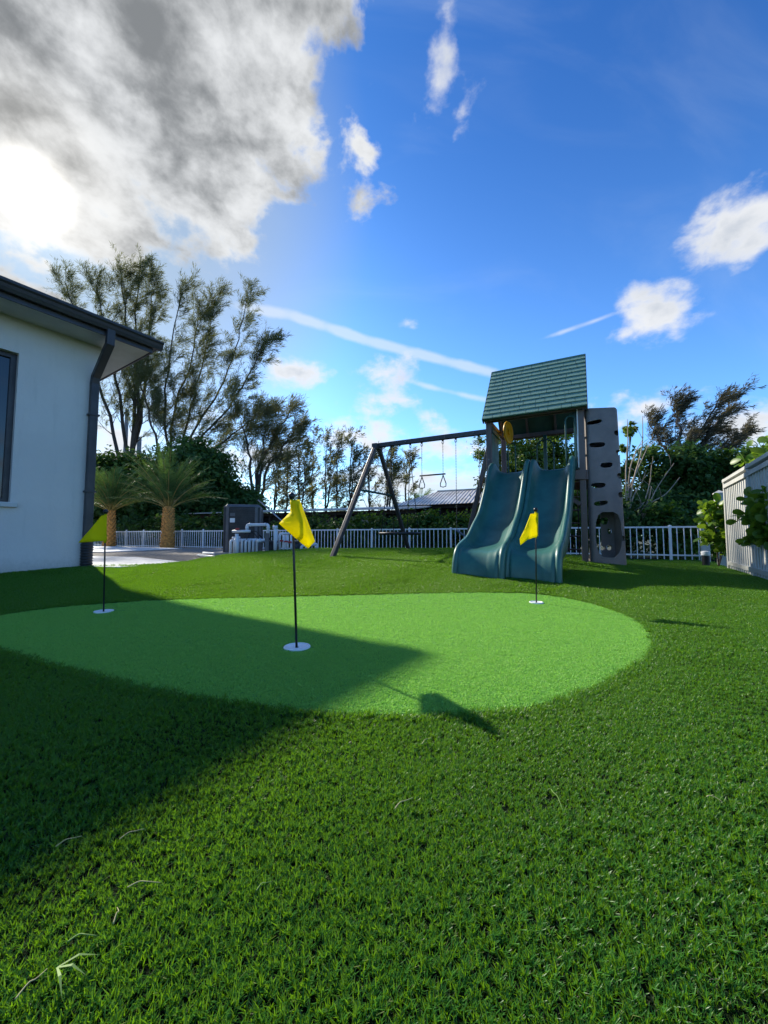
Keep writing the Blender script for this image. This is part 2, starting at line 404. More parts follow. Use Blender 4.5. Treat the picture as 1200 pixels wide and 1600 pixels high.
# far ground sheet
g = MB(); NG = 24
for j in range(NG + 1):
    for i in range(NG + 1):
        g.v.append((-700 + 1400 * i / NG, -300 + 1300 * j / NG, -0.12))
g.f = [(j * (NG + 1) + i, j * (NG + 1) + i + 1, (j + 1) * (NG + 1) + i + 1, (j + 1) * (NG + 1) + i) for j in range(NG) for i in range(NG)]
tag(g.build('ground', m_far), 'rough green ground stretching away beyond the fences', kind='structure')
# lawn base
nx, ny = 170, 150
xs = np.linspace(-12, 11, nx); ys = np.linspace(-4, 15.6, ny); XX, YY = np.meshgrid(xs, ys); Zg = hz(XX, YY)
Vv = np.stack([XX.ravel(), YY.ravel(), Zg.ravel()], 1)
I = (np.arange(ny - 1)[:, None] * nx + np.arange(nx - 1)[None, :]).ravel()
F4 = np.stack([I, I + 1, I + nx + 1, I + nx], 1); cen = Vv[F4].mean(1)
keep = ~in_poly(cen[:, 0], cen[:, 1], YARD)
tag(arr_mesh('lawn', Vv, F4[keep], m_soil, smooth=True), 'artificial lawn rising gently towards the playset', kind='structure')
# putting green sheet (fan of rings so that it follows the ground)
gc = np.mean(np.array(GREEN), 0); rings = 14; gv = [(gc[0], gc[1], gz(*gc) + 0.007)]; gf = []; n = len(GREEN)
for k in range(1, rings + 1):
    for p in GREEN:
        x, y = gc[0] + (p[0] - gc[0]) * k / rings, gc[1] + (p[1] - gc[1]) * k / rings; gv.append((x, y, gz(x, y) + 0.007))
for i in range(n): gf.append((0, 1 + i, 1 + (i + 1) % n))
for k in range(rings - 1):
    for i in range(n):
        a = 1 + k * n + i; b = 1 + k * n + (i + 1) % n; gf.append((a, a + n, b + n, b))
tag(MB().add(gv, gf).build('putting_green', m_green, smooth=True), 'kidney shaped putting green of short bright turf', kind='structure')
# yard: gravel sheet and two poured slabs
YZ = 0.15
tag(MB().poly([(x, y, YZ) for x, y in YARD]).build('gravel_yard', m_gravel), 'brown gravel yard beyond the house corner', kind='structure')
def slab(pts, label):
    P = [plane_hit(px, py, YZ + 0.03) for px, py in pts]
    o = MB().prism([(p.x, p.y, YZ + 0.004) for p in P], (0, 0, 0.03)).build('concrete_slab', m_slab, bevel=0.006); tag(o, label, kind='structure')
slab([(147, 884.8), (180, 886), (240, 883.5), (296, 879), (215, 870.5), (120, 868)], 'pale concrete slab bordering the lawn')
slab([(120, 862), (160, 862.5), (285, 856.8), (200, 854.2), (120, 852.6)], 'pale concrete slab in front of the palms')

# ------------------------------------------------------------------ house
m_stucco_plain = mat('white_stucco', (0.64, 0.62, 0.60), (0.60, 0.585, 0.565), rough=0.9, nscale=2.0, bscale=70, bump=0.35, bdist=0.006)
m_dark = mat('dark_bronze_metal', (0.045, 0.042, 0.046), (0.034, 0.032, 0.036), rough=0.42, nscale=4, bscale=60, bump=0.03)
m_soffit = mat('white_soffit', (0.56, 0.55, 0.53), (0.50, 0.49, 0.47), rough=0.7, nscale=3, bump=0.05)
m_tile = mat('grey_roof_tile', (0.12, 0.12, 0.125), (0.08, 0.08, 0.085), rough=0.8, nscale=8, bscale=60, bump=0.3)
m_black_plastic = mat('black_plastic', (0.018, 0.018, 0.020), (0.012, 0.012, 0.014), rough=0.5, nscale=8, bump=0.05)
def stucco():
    m, nt, p, out = newmat('white_stucco_wall'); tc = nd(nt, 'ShaderNodeTexCoord'); o = tc.outputs['Object']
    big = noise_(nt, o, 0.7, 5, 0.6).outputs['Fac']; mp = nd(nt, 'ShaderNodeMapping'); mp.inputs['Scale'].default_value = (3.0, 3.0, 0.35); lk(nt, o, mp.inputs[0])
    run_ = noise_(nt, mp.outputs[0], 2.2, 5, 0.65).outputs['Fac']; fine = noise_(nt, o, 55.0, 5, 0.65).outputs['Fac']; mid_ = noise_(nt, o, 14.0, 4, 0.6).outputs['Fac']
    c = mixc_(nt, smooth_(nt, big, .35, .65), (.62, .58, .545, 1), (.67, .63, .59, 1)); c = mixc_(nt, smooth_(nt, run_, .52, .80, 0, .32), c, (.47, .455, .43, 1))
    sz_ = nd(nt, 'ShaderNodeSeparateXYZ'); lk(nt, o, sz_.inputs[0])
    splash = M_(nt, 'MULTIPLY', smooth_(nt, M_(nt, 'ADD', sz_.outputs['Z'], M_(nt, 'MULTIPLY', mid_, .25)), .22, .52, 1.0, 0.0), .45)
    c = mixc_(nt, splash, c, (.33, .31, .26, 1)); lk(nt, c, p.inputs['Base Color']); p.inputs['Roughness'].default_value = .9; p.inputs['Specular IOR Level'].default_value = .2
    b = nd(nt, 'ShaderNodeBump'); b.inputs['Strength'].default_value = .6; b.inputs['Distance'].default_value = .008; lk(nt, M_(nt, 'ADD', fine, M_(nt, 'MULTIPLY', mid_, 1.5)), b.inputs['Height']); lk(nt, b.outputs[0], p.inputs['Normal'])
    return m
m_stucco = stucco()
def glass_mat():
    m, nt, p, out = newmat('window_glass')
    p.inputs['Base Color'].default_value = (0.012, 0.016, 0.022, 1); p.inputs['Roughness'].default_value = 0.04; p.inputs['Specular IOR Level'].default_value = 0.6
    tc = nd(nt, 'ShaderNodeTexCoord'); b = nd(nt, 'ShaderNodeBump'); b.inputs['Strength'].default_value = 0.02
    n = noise_(nt, tc.outputs['Object'], 1.5, 2); lk(nt, n.outputs['Fac'], b.inputs['Height']); lk(nt, b.outputs[0], p.inputs['Normal'])
    return m
m_glass = glass_mat()
C0 = HOUSE_C
def H(t, o, z): return C0 - HV * t + HN * o + ZZ * z       # t metres back along the wall, o metres out from it
house = thing('house', (C0.x, C0.y, 0.0), 'white stucco house with dark gutter, downspout and tall window', 'house')
LW, DW = 11.5, 9.0; ZT = 4.30; W0, W1, Wz0, Wz1 = 1.12, 3.3, 1.24, 3.66
wb = MB()
def wallbox(t0, t1, z0, z1, th=0.25):
    wb.box((H((t0 + t1) / 2, -th / 2, (z0 + z1) / 2)), (t1 - t0, th, z1 - z0), -HV, HN, ZZ)
wallbox(0, W0, -0.1, ZT); wallbox(W1, LW, -0.1, ZT); wallbox(W0, W1, -0.1, Wz0); wallbox(W0, W1, Wz1, ZT)
wb.build('wall', m_stucco, house)
wb = MB(); wb.box(H(0.125, -0.25 - (DW - 0.25) / 2, ZT / 2 - 0.05), (0.25, DW - 0.25, ZT + 0.1), -HV, HN, ZZ)
wb.build('wall', m_stucco, house)
wb = MB(); wb.box(H(LW / 2, -DW + 0.125, ZT / 2 - 0.05), (LW - 0.5, 0.25, ZT + 0.1), -HV, HN, ZZ); wb.box(H(LW - 0.125, -DW / 2 - 0.13, ZT / 2 - 0.05), (0.25, DW - 0.3, ZT + 0.1), -HV, HN, ZZ)
wb.build('wall', m_stucco, house)
# window: frame and pane set back in the opening
win = MB(); fw = 0.075; dp = -0.13
for (ta, tb, za, zb) in ((W0, W0 + fw, Wz0, Wz1), (W1 - fw, W1, Wz0, Wz1), (W0 + fw, W1 - fw, Wz0, Wz0 + fw), (W0 + fw, W1 - fw, Wz1 - fw, Wz1), ((W0 + W1) / 2 - .03, (W0 + W1) / 2 + .03, Wz0 + fw, Wz1 - fw)):
    win.box(H((ta + tb) / 2, dp, (za + zb) / 2), (tb - ta, 0.07, zb - za), -HV, HN, ZZ)
wo = win.build('window', m_dark, house, bevel=0.004)
MB().box(H((W0 + W1) / 2, dp - 0.01, (Wz0 + Wz1) / 2), (W1 - W0 - 0.06, 0.012, Wz1 - Wz0 - 0.06), -HV, HN, ZZ).build('pane', m_glass, wo)
MB().box(H((W0 + W1) / 2, 0.005, Wz0 - 0.045), (W1 - W0 + 0.16, 0.11, 0.07), -HV, HN, ZZ).build('sill', m_soffit, wo, bevel=0.008)
OV = 0.62; SZ = 4.22
def eave_loop(o, z):      # the four corners of the eave rectangle, o metres out from the walls
    return [H(-o, o, z), H(LW + o, o, z), H(LW + o, -DW - o, z), H(-o, -DW - o, z)]
MB().prism(eave_loop(OV - 0.03, SZ), (0, 0, 0.02)).build('soffit', m_soffit, house)
fa = MB()
E = eave_loop(OV - 0.012, SZ + 0.13)
for i in range(4):
    fa.bar(E[i], E[(i + 1) % 4], 0.022, 0.30)
fa.build('fascia', m_dark, house)
# gutter with an ogee front, along the two walls in view
def gutter(a, b, out):
    a, b, out = Vector(a), Vector(b), Vector(out)
    pr = [(0.0, -0.02), (0.075, -0.02), (0.10, 0.03), (0.115, 0.075), (0.145, 0.10), (0.145, 0.125), (0.135, 0.125), (0.12, 0.10), (0.0, 0.10)]
    return MB().prism([a + out * x + ZZ * z for x, z in pr], b - a).build('gutter', m_dark, house)
gutter(H(-OV - 0.14, OV, SZ + 0.08), H(LW + OV, OV, SZ + 0.08), HN)
gutter(H(-OV, OV, SZ + 0.081), H(-OV, -DW - OV, SZ + 0.081), HV)
rf = MB(); e = eave_loop(OV + 0.03, SZ + 0.28); hgt = 2.1
r1, r2 = H(DW / 2, -DW / 2, SZ + 0.28 + hgt), H(LW - DW / 2, -DW / 2, SZ + 0.28 + hgt)
rf.add(e + [r1, r2] + [p + ZZ * -0.03 for p in e], [(0, 1, 5, 4), (1, 2, 5), (2, 3, 4, 5), (3, 0, 4), (0, 8 - 2, 9 - 2, 1), (1, 7, 8, 2), (2, 8, 9, 3), (3, 9, 6, 0), (6, 9, 8, 7)])
roof = rf.build('roof', m_tile, house)
tl = MB()      # one flat roof tile, laid in rows along the two eaves near the corner
tl.box((0, 0, 0), (0.32, 0.40, 0.035)); tme = tl.mesh('roof_tile'); tme.materials.append(m_tile)
sl = (r1 - H(DW / 2, OV + 0.03, SZ + 0.28)).normalized()
for k in range(2):
    for i in range(16):
        p = H(-OV + 0.22 + k * 0.34 + i * 0.335, OV - 0.13, SZ + 0.295) + sl * (k * 0.34) 
        Mx = Matrix((HV.to_tuple(), sl.to_tuple(), HV.cross(sl).to_tuple())).transposed().to_4x4()
        o = piece('roof_tile', tme, roof, p + HV.cross(sl) * (0.02 + 0.012 * k)); o.rotation_euler = (Mx @ Matrix.Rotation(R(2), 4, 'X')).to_euler()
# downspout with two bends, black ribbed drain at its foot
ds = MB(); tD = 0.10; gl = gz(C0.x, C0.y)
P = [H(tD, OV - 0.02 + 0.06, SZ + 0.07), H(tD, OV - 0.02 + 0.05, SZ - 0.16), H(tD, 0.10, SZ - 0.62), H(tD, 0.07, SZ - 0.74), H(tD, 0.07, gl + 0.42)]
for a, b in zip(P[:-1], P[1:]):
    d = (b - a).normalized(); ds.bar(a - d * 0.03, b + d * 0.03, 0.125, 0.10, HN)
dso = ds.build('downspout', m_dark, house, bevel=0.012)
dr = MB(); zz = [gl - 0.05 + i * 0.012 for i in range(44)]
dr.tube([H(tD, 0.08, z) for z in zz], [0.088 + (0.008 if i % 4 < 2 else -0.004) for i in range(44)], 14); dr.build('drain_pipe', m_black_plastic, house, smooth=True)
for z in (2.9, 1.5): MB().box(H(tD, 0.075, z), (0.165, 0.125, 0.03), HV, HN, ZZ).build('strap', m_dark, dso)

# ------------------------------------------------------------------ flagsticks and cups
m_stick = mat('black_stick', (0.015, 0.015, 0.016), rough=0.35, bump=0.0)
m_cup = mat('white_cup', (0.80, 0.81, 0.82), (0.72, 0.73, 0.74), rough=0.4, bump=0.0)
m_flag = leafmat('yellow_flag_cloth', (0.90, 0.78, 0.004), (0.92, 0.80, 0.004), trans=0.55, rough=0.7, spec=0.2, tcol=(0.98, 0.88, 0.0))
FLAGS = {
 'left': (162, 957, 165, 800, 'short yellow flag on a black stick nearest the house'),
 'mid': (464, 1014, 456, 776, 'tall yellow flag on a black stick in the middle of the green'),
 'right': (838, 943, 837, 797, 'yellow flag on a black stick in front of the slides')}
CUPL = {'left': 'white cup under the flag nearest the house', 'mid': 'white cup under the flag in the middle of the green', 'right': 'white cup under the flag in front of the slides'}
def cloth(name, polys, parent, sub=2):
    """polys: lists of world points forming a folded cloth; welded, smoothed, given thickness"""
    b = MB()
    for p in polys: b.poly(p)
    off = wloc(parent); bm = bmesh.new()
    for p in polys:
        bm.faces.new([bm.verts.new(Vector(q) - off) for q in p])
    bmesh.ops.remove_doubles(bm, verts=bm.verts, dist=0.002)
    bmesh.ops.triangulate(bm, faces=bm.faces)
    bmesh.ops.subdivide_edges(bm, edges=bm.edges, cuts=3, use_grid_fill=True)
    bmesh.ops.smooth_vert(bm, verts=[v for v in bm.verts if not v.is_boundary], factor=0.5, use_axis_x=True, use_axis_y=True, use_axis_z=True)
    rng = random.Random(3)
    for v in bm.verts:
        w = 0.004 * math.sin(v.co.z * 60 + v.co.x * 45) + 0.003 * math.sin(v.co.x * 90 - v.co.z * 30)
        if not v.is_boundary: v.co.y += w
    me = bpy.data.meshes.new(name); bm.to_mesh(me); bm.free(); me.shade_smooth(); me.materials.append(m_flag)
    o = bpy.data.objects.new(name, me); COL.objects.link(o); o.parent = parent
    so = o.modifiers.new('thickness', 'SOLIDIFY'); so.thickness = 0.0022
    return o
for key, (bx, by, tx, ty, lab) in FLAGS.items():
    b = hit(bx, by); t = at(tx, ty, b.y + 0.01)
    f = thing('flagstick', b, lab, 'golf flag', 'putting flags standing in the green')
    MB().tube([b + ZZ * -0.05, (b + t) / 2, t], 0.0075 if key == 'mid' else 0.007, 10).build('stick', m_stick, f, smooth=True)
    MB().lathe(t, [(0.004, -0.02), (0.013, -0.016), (0.020, -0.004), (0.022, 0.006), (0.018, 0.018), (0.008, 0.026), (0.001, 0.028)], 14).build('knob', m_stick, f, smooth=True)
    Y = b.y
    if key == 'left':
        polys = [[at(167, 804, Y), at(158, 806, Y - .02), at(140, 828, Y - .05), at(144, 829, Y - .05), at(166, 822, Y)],
                 [at(166, 822, Y), at(144, 829, Y - .05), at(140, 828, Y - .05), at(122, 848, Y - .04), at(143, 846.5, Y - .06), at(167, 845, Y)]]
    elif key == 'mid':
        A, B_, F1, G = at(453.5, 782, Y + .005), at(468, 781, Y + .012), at(436, 818, Y - .05), at(454, 800, Y - .01)
        K, D, E1 = at(465, 789, Y - .055), at(492, 846, Y + .03), at(481, 857, Y - .03)
        Lm, Mm = at(473, 815, Y - .075), at(478.5, 838, Y - .085)
        polys = [[A, B_, K, G], [G, K, Lm, F1], [F1, Lm, Mm, E1], [K, B_, at(479, 811, Y + .03), Lm], [Lm, at(479, 811, Y + .03), D, Mm], [Mm, D, E1]]
    else:
        polys = [[at(841, 801, Y), at(829, 803, Y - .02), at(820, 826, Y - .06), at(828, 824, Y - .08), at(841, 820, Y)],
                 [at(841, 820, Y), at(828, 824, Y - .08), at(820, 826, Y - .06), at(812, 842, Y - .06), at(813, 852, Y - .05), at(825, 843, Y - .08), at(841, 838, Y)]]
    cloth('flag', polys, f)
    # sleeve that holds the cloth to the stick
    s0, s1 = (0.02, 0.29) if key != 'mid' else (0.02, 0.10)
    ax = (b - t).normalized(); MB().tube([t + ax * s0, t + ax * s1], 0.011, 10).build('sleeve', m_flag, f, smooth=True)
    cr = 0.082 if key == 'mid' else (0.078 if key == 'left' else 0.068)
    c = MB(); c.lathe(b - ZZ * 0.003, [(cr, -0.03), (cr, 0.0165), (cr - 0.004, 0.0195), (cr - 0.010, 0.0195), (cr - 0.013, 0.014), (0.014, 0.012), (0.012, 0.0)], 36)
    tag(c.build('golf_cup', m_cup, auto=35), CUPL[key], 'golf cup', 'white cups set in the putting green')

# ------------------------------------------------------------------ playset
m_brown = mat('brown_poly_lumber', (0.140, 0.108, 0.098), (0.090, 0.068, 0.064), rough=0.55, nscale=5, bscale=50, bump=0.12, stretch=(1, 1, 0.2))
m_teal_board = mat('green_poly_board', (0.035, 0.13, 0.115), (0.026, 0.10, 0.088), rough=0.5, nscale=5, bscale=60, bump=0.1)
m_shingle = mat('green_shingle', (0.155, 0.285, 0.222), (0.120, 0.23, 0.18), rough=0.7, nscale=9, bscale=60, bump=0.35, stretch=(1, 6, 1))
m_roofdark = mat('dark_green_panel', (0.028, 0.085, 0.065), (0.02, 0.062, 0.05), rough=0.6, nscale=5, bump=0.1)
m_slide = mat('teal_slide_plastic', (0.034, 0.140, 0.116), (0.022, 0.104, 0.086), rough=0.42, spec=0.5, nscale=3.2, bscale=160, bump=0.03, bdist=0.004)
m_rail = mat('green_coated_steel', (0.008, 0.075, 0.065), rough=0.35, bump=0.02)
m_yellow = mat('yellow_toy_plastic', (0.80, 0.42, 0.008), (0.72, 0.36, 0.006), rough=0.4, bump=0.02)
m_rock = mat('grey_climbing_wall_plastic', (0.20, 0.178, 0.172), (0.168, 0.150, 0.145), rough=0.6, nscale=4, bscale=26, bump=0.4, bdist=0.01)
m_steel = mat('brown_coated_steel', (0.060, 0.050, 0.052), (0.048, 0.040, 0.042), rough=0.45, nscale=4, bump=0.03)
m_chain = mat('coated_chain', (0.16, 0.16, 0.16), (0.10, 0.10, 0.10), rough=0.4, metal=0.6, bump=0.0)
m_rope = mat('black_rope', (0.02, 0.02, 0.022), rough=0.8, bump=0.3, bscale=200)
RF = Vector((3.51, 6.73, 0)); WT, DT = 1.62, 1.5
def T(u, v, z): return RF + U2 * (u - WT) + V2 * v + ZZ * z        # u 0..WT from the left post, v 0..DT to the back
GZ = lambda p: gz(p.x, p.y)
base = T(WT / 2, DT / 2, 0); play = thing('playset', (base.x, base.y, GZ(base)), 'playset with green shingled roof, twin teal slides and climbing wall', 'playset')
DECK = 1.88; EZ = 2.96; RZ = 4.25
for (u, v, top) in ((0, 0, EZ + .12), (WT, 0, EZ + .22), (0, DT, EZ + .12), (WT, DT, EZ + .12)):
    p = T(u, v, 0); z0 = GZ(p) - 0.05
    MB().box(T(u, v, (z0 + top) / 2), (0.10, 0.10, top - z0), U2, V2, ZZ).build('post', m_brown, play, bevel=0.008)
# deck frame and planks
for (a, b) in ((T(-.05, -.07, DECK - .10), T(WT + .05, -.07, DECK - .10)), (T(-.05, DT + .07, DECK - .10), T(WT + .05, DT + .07, DECK - .10)), (T(-.07, -.03, DECK - .10), T(-.07, DT + .03, DECK - .10)), (T(WT + .07, -.03, DECK - .10), T(WT + .07, DT + .03, DECK - .10))):
    MB().bar(a, b, 0.038, 0.17).build('deck_beam', m_brown, play, bevel=0.005)
for i in range(10):
    v = 0.02 + (i + .5) * (DT - 0.04) / 10
    MB().box(T(WT / 2, v, DECK + .0), (WT + .08, (DT - .04) / 10 - .008, 0.03), U2, V2, ZZ).build('deck_plank', m_brown, play)
# diagonal braces under the deck
MB().bar(T(WT - .05, -.03, DECK - .62), T(WT - .62, -.03, DECK - .19), 0.045, 0.07).build('brace', m_brown, play, bevel=0.004)
MB().bar(T(WT - .02, .10, DECK - .62), T(WT - .02, .62, DECK - .19), 0.045, 0.07).build('brace', m_brown, play, bevel=0.004)
# splayed leg on the left
lg = T(-.62, .30, 0); MB().bar(Vector((lg.x, lg.y, GZ(lg) - .03)), T(-.05, .30, 2.62), 0.09, 0.09, V2).build('splayed_leg', m_brown, play, bevel=0.008)
# top beams
for (a, b) in ((T(-.08, 0, EZ + .02), T(WT + .08, 0, EZ + .02)), (T(-.08, DT, EZ + .02), T(WT + .08, DT, EZ + .02)), (T(0, .05, EZ + .021), T(0, DT - .05, EZ + .021)), (T(WT, .05, EZ + .021), T(WT, DT - .05, EZ + .021))):
    MB().bar(a + (V2 * 0.07 if False else Vector((0, 0, 0))), b, 0.04, 0.085).build('top_beam', m_brown, play, bevel=0.004)
# roof: two steep panels, rafters under them, courses of shingles on top
roofp = bpy.data.objects.new('roof', None); COL.objects.link(roofp); roofp.parent = play; roofp.location = T(WT / 2, DT / 2, EZ) - wloc(play)
UL, UR, HW = -0.06, 1.71, 0.95; VM = DT / 2
slope_len = math.hypot(HW, RZ - EZ)
for sgn in (-1, 1):
    down = (V2 * sgn * HW + ZZ * (EZ - RZ)).normalized(); nrm = U2.cross(down) * (1 if sgn < 0 else -1)
    if nrm.z < 0: nrm = -nrm
    ridge = T((UL + UR) / 2, VM, RZ)
    MB().box(ridge + down * slope_len / 2 - nrm * 0.012, (UR - UL, slope_len, 0.016), U2, down, nrm).build('roof_panel', m_roofdark, roofp)
    for u in (UL + .03, UL + .33 * (UR - UL), UL + .66 * (UR - UL), UR - .03):
        MB().box(T(u, VM, RZ) + down * (slope_len / 2 + .01) - nrm * 0.050, (0.045, slope_len - 0.06, 0.058), U2, down, nrm).build('rafter', m_brown, roofp)
    for s in (0.30, 0.62, 0.97):
        MB().box(ridge + down * slope_len * s - nrm * 0.046, (UR - UL - .01, 0.05, 0.046), U2, down, nrm).build('purlin', m_brown, roofp)
    for u in (UL - .014, UR + .014):
        MB().box(T(u, VM, RZ) + down * (slope_len / 2) - nrm * 0.03, (0.022, slope_len + .02, 0.11), U2, down, nrm).build('bargeboard', m_roofdark if u < 0 else m_brown, roofp)
    NC = 12; ch = slope_len / NC; rng = random.Random(5 + sgn)
    meshes = {}
    Rm = Matrix((U2.to_tuple(), down.to_tuple(), nrm.to_tuple())).transposed().to_4x4() @ Matrix.Rotation(R(8.0), 4, 'X')
    if U2.cross(down).dot(nrm) < 0: Rm = Matrix(((-U2).to_tuple(), down.to_tuple(), nrm.to_tuple())).transposed().to_4x4() @ Matrix.Rotation(R(8.0), 4, 'X')
    for k in range(NC):
        u = UL - 0.02
        while u < UR + 0.02 - 1e-6:
            w = rng.choice((0.16, 0.22, 0.28, 0.34)) if u > UL else rng.choice((0.12, 0.2, 0.3))
            if UR + 0.02 - (u + w) < 0.10: w = UR + 0.02 - u
            key = round(w, 3)
            if key not in meshes:
                me = MB().box((0, 0, 0), (w - 0.006, ch + 0.012, 0.022)).mesh('shingle'); me.materials.append(m_shingle); meshes[key] = me
            pos = T(u + w / 2, VM, RZ) + down * (ch * (k + .5) + 0.008 + rng.uniform(-.002, .002)) + nrm * (0.016 + rng.uniform(0, .002))
            o = piece('shingle', meshes[key], roofp, pos); o.rotation_euler = (Rm @ Matrix.Rotation(rng.uniform(-.006, .006), 4, 'Z')).to_euler()
            u += w
MB().box(T((UL + UR) / 2, VM, RZ + 0.012), (UR - UL + .05, 0.07, 0.03), U2, V2, ZZ).build('ridge_cap', m_shingle, roofp, bevel=0.01)
# left side wall of boards
for i in range(4):
    v = 0.09 + (i + .5) * (DT - .18) / 4 if False else 0.06 + (i + .5) * 0.20
    MB().box(T(0.0, v, (DECK + EZ) / 2 - .02), (0.028, 0.192, EZ - DECK - .08), U2, V2, ZZ).build('wall_board', m_teal_board, play, bevel=0.006)
MB().box(T(0.022, .46, EZ - .12), (0.03, 0.82, 0.08), U2, V2, ZZ).build('wall_rail', m_teal_board, play)
# rails, hoops
def hoop(u0, u1, v, z0, z1, axis='u'):
    n = 8; pts = [T(u0, v, z0)]; r = (u1 - u0) / 2
    for i in range(n + 1):
        a = math.pi - math.pi * i / n; pts.append(T(u0 + r + r * math.cos(a), v, z1 - r + r * math.sin(a)))
    pts.append(T(u1, v, z0)); b = MB().tube(pts, 0.016, 8); 
    for uu in (u0, u1): b.lathe(T(uu, v, z0), [(0.035, -0.003), (0.035, 0.006), (0.02, 0.012)], 12)
    b.build('grab_rail', m_rail, play, auto=50)
hoop(.10, .26, DT - .02, DECK + .015, 2.84); hoop(.72, 1.06, DT - .02, DECK + .015, 2.84); hoop(1.37, 1.53, -.02, DECK + .015, 2.86)
MB().box(T(.89, DT, (DECK + EZ) / 2), (0.07, 0.05, EZ - DECK - .04), U2, V2, ZZ).build('post', m_rail, play, bevel=.006)
MB().box(T(1.525, .045, (DECK + EZ) / 2), (0.05, 0.04, EZ - DECK - .04), U2, V2, ZZ).build('post', m_rail, play, bevel=.006)
MB().box(T(1.585 - .02, -.045, (DECK + EZ) / 2 + .02), (0.022, 0.012, EZ - DECK - .02), U2, V2, ZZ).build('trim_strip', mat('white_trim', (.7, .7, .68), rough=.5, bump=0), play)
for z in (DECK + .30, DECK + .62):
    MB().tube([T(WT, .05, z), T(WT, DT - .05, z)], 0.018, 8).build('side_rail', m_rail, play, smooth=True)
for i in range(7):
    v = .14 + i * .2; MB().tube([T(WT, v, DECK + .03), T(WT, v, DECK + .62)], 0.011, 8).build('side_baluster', m_rail, play, smooth=True)
# yellow toy wheel on the left beam
wc = T(.22, .86, 2.93); wh = bpy.data.objects.new('toy_wheel', None); COL.objects.link(wh); wh.parent = play; wh.location = wc - wloc(play)
WX, WY = (V2 * .98 + U2 * .19).normalized(), ZZ; WN = WX.cross(WY).normalized()
MB().torus(wc, WX, WY, .215, .215, .028, 36, 10).build('rim', m_yellow, wh, smooth=True)
sp = MB()
for i in range(6):
    a = i * math.pi / 3; d = WX * math.cos(a) + WY * math.sin(a); sp.bar(wc, wc + d * .2, .05, .022, WN)
sp.build('spoke', m_yellow, wh, bevel=.006)
hb = MB(); hb.tube([wc - WN * .045, wc - WN * .04, wc + WN * .04, wc + WN * .045], [.05, .06, .06, .05], 18); hb.build('hub', m_yellow, wh, auto=40)
MB().tube([wc - WN * .006, wc + WN * .006], .20, 28).build('disc', m_yellow, wh, auto=40)
MB().bar(wc, T(0, .86, 2.95), .03, .03).build('axle', m_steel, wh)
# twin slides
def slide(Tp, Bp, w, gzl):
    Tp, Bp = Vector(Tp), Vector(Bp); f = Bp - Tp; f.z = 0; run = f.length; f.normalize(); s = Vector((-f.y, f.x, 0)); s = -s if s.x < 0 else s
    k = run / 2.2
    prof = [(-.10, DECK + .03), (0.0, DECK + .03), (.14, DECK - .03), (.32, DECK - .20), (.58, DECK - .52), (.90, DECK - .90), (1.22, gzl + .62), (1.52, gzl + .44), (1.80, gzl + .375), (1.98, gzl + .345), (2.08, gzl + .30), (2.145, gzl + .20), (2.18, gzl + .08), (2.19, gzl - .03)]
    lips = [.10, .20, .25, .22, .19, .19, .19, .17, .13, .10, .07, .05, .04, .04]
    arr = spline([(a * k, z, l) for (a, z), l in zip(prof, lips)], 6, closed=False)
    so = bpy.data.objects.new('slide', None); COL.objects.link(so); so.parent = play; so.location = Vector((Tp.x, Tp.y, DECK)) - wloc(play)
    Wd = w / 2
    def section(h):
        half = [(-Wd - .006, -.075), (-Wd - .010, h * .4), (-Wd - .004, h - .022), (-Wd + .010, h - .004), (-Wd + .030, h), (-Wd + .050, h - .010), (-Wd + .062, h - .035),
                (-Wd + .080, h * .52 + .01), (-Wd + .115, h * .20 + .012), (-Wd + .165, .018), (-Wd + .22, .006), (-Wd * .3, 0.0)]
        return half + [(-a, b) for a, b in half[::-1]]
    def loft(i0, i1, grow, name, mt):
        b = MB(); rows = []
        for i in range(i0, i1 + 1):
            x, z, h = arr[i]; a = arr[max(i - 1, 0)]; c = arr[min(i + 1, len(arr) - 1)]
            d = Vector((c[0] - a[0], 0, c[1] - a[1])).normalized(); nx, nz = -d.z, d.x
            p0 = Vector((Tp.x, Tp.y, 0)) + f * x + ZZ * z; nn = f * nx + ZZ * nz
            rows.append([p0 + s * (cx * grow) + nn * (cz + (grow - 1) * .2) for cx, cz in section(h)])
        m_ = len(rows[0])
        b.v = [tuple(p) for r_ in rows for p in r_]
        b.f = [(j * m_ + i, j * m_ + i + 1, (j + 1) * m_ + i + 1, (j + 1) * m_ + i) for j in range(len(rows) - 1) for i in range(m_ - 1)]
        o = b.build(name, mt, so, smooth=True, fix=False)
        sd = o.modifiers.new('thick', 'SOLIDIFY'); sd.thickness = 0.014; sd.offset = 0
        return o
    cut = int(len(arr) * .615)
    loft(0, cut, 1.0, 'chute', m_slide); loft(cut - 1, len(arr) - 1, 1.014, 'exit_section', m_slide)
    x, z, h = arr[13]; p0 = Vector((Tp.x, Tp.y, 0)) + f * x + s * (Wd - .115) + ZZ * (z + .125)
    return so, f, s
sl1, f1, s1 = slide((2.45, 7.29, DECK), (1.29, 5.37, 0), .70, .14)
sl2, f2, s2 = slide((3.10, 6.95, DECK), (1.955, 5.14, 0), .70, .13)
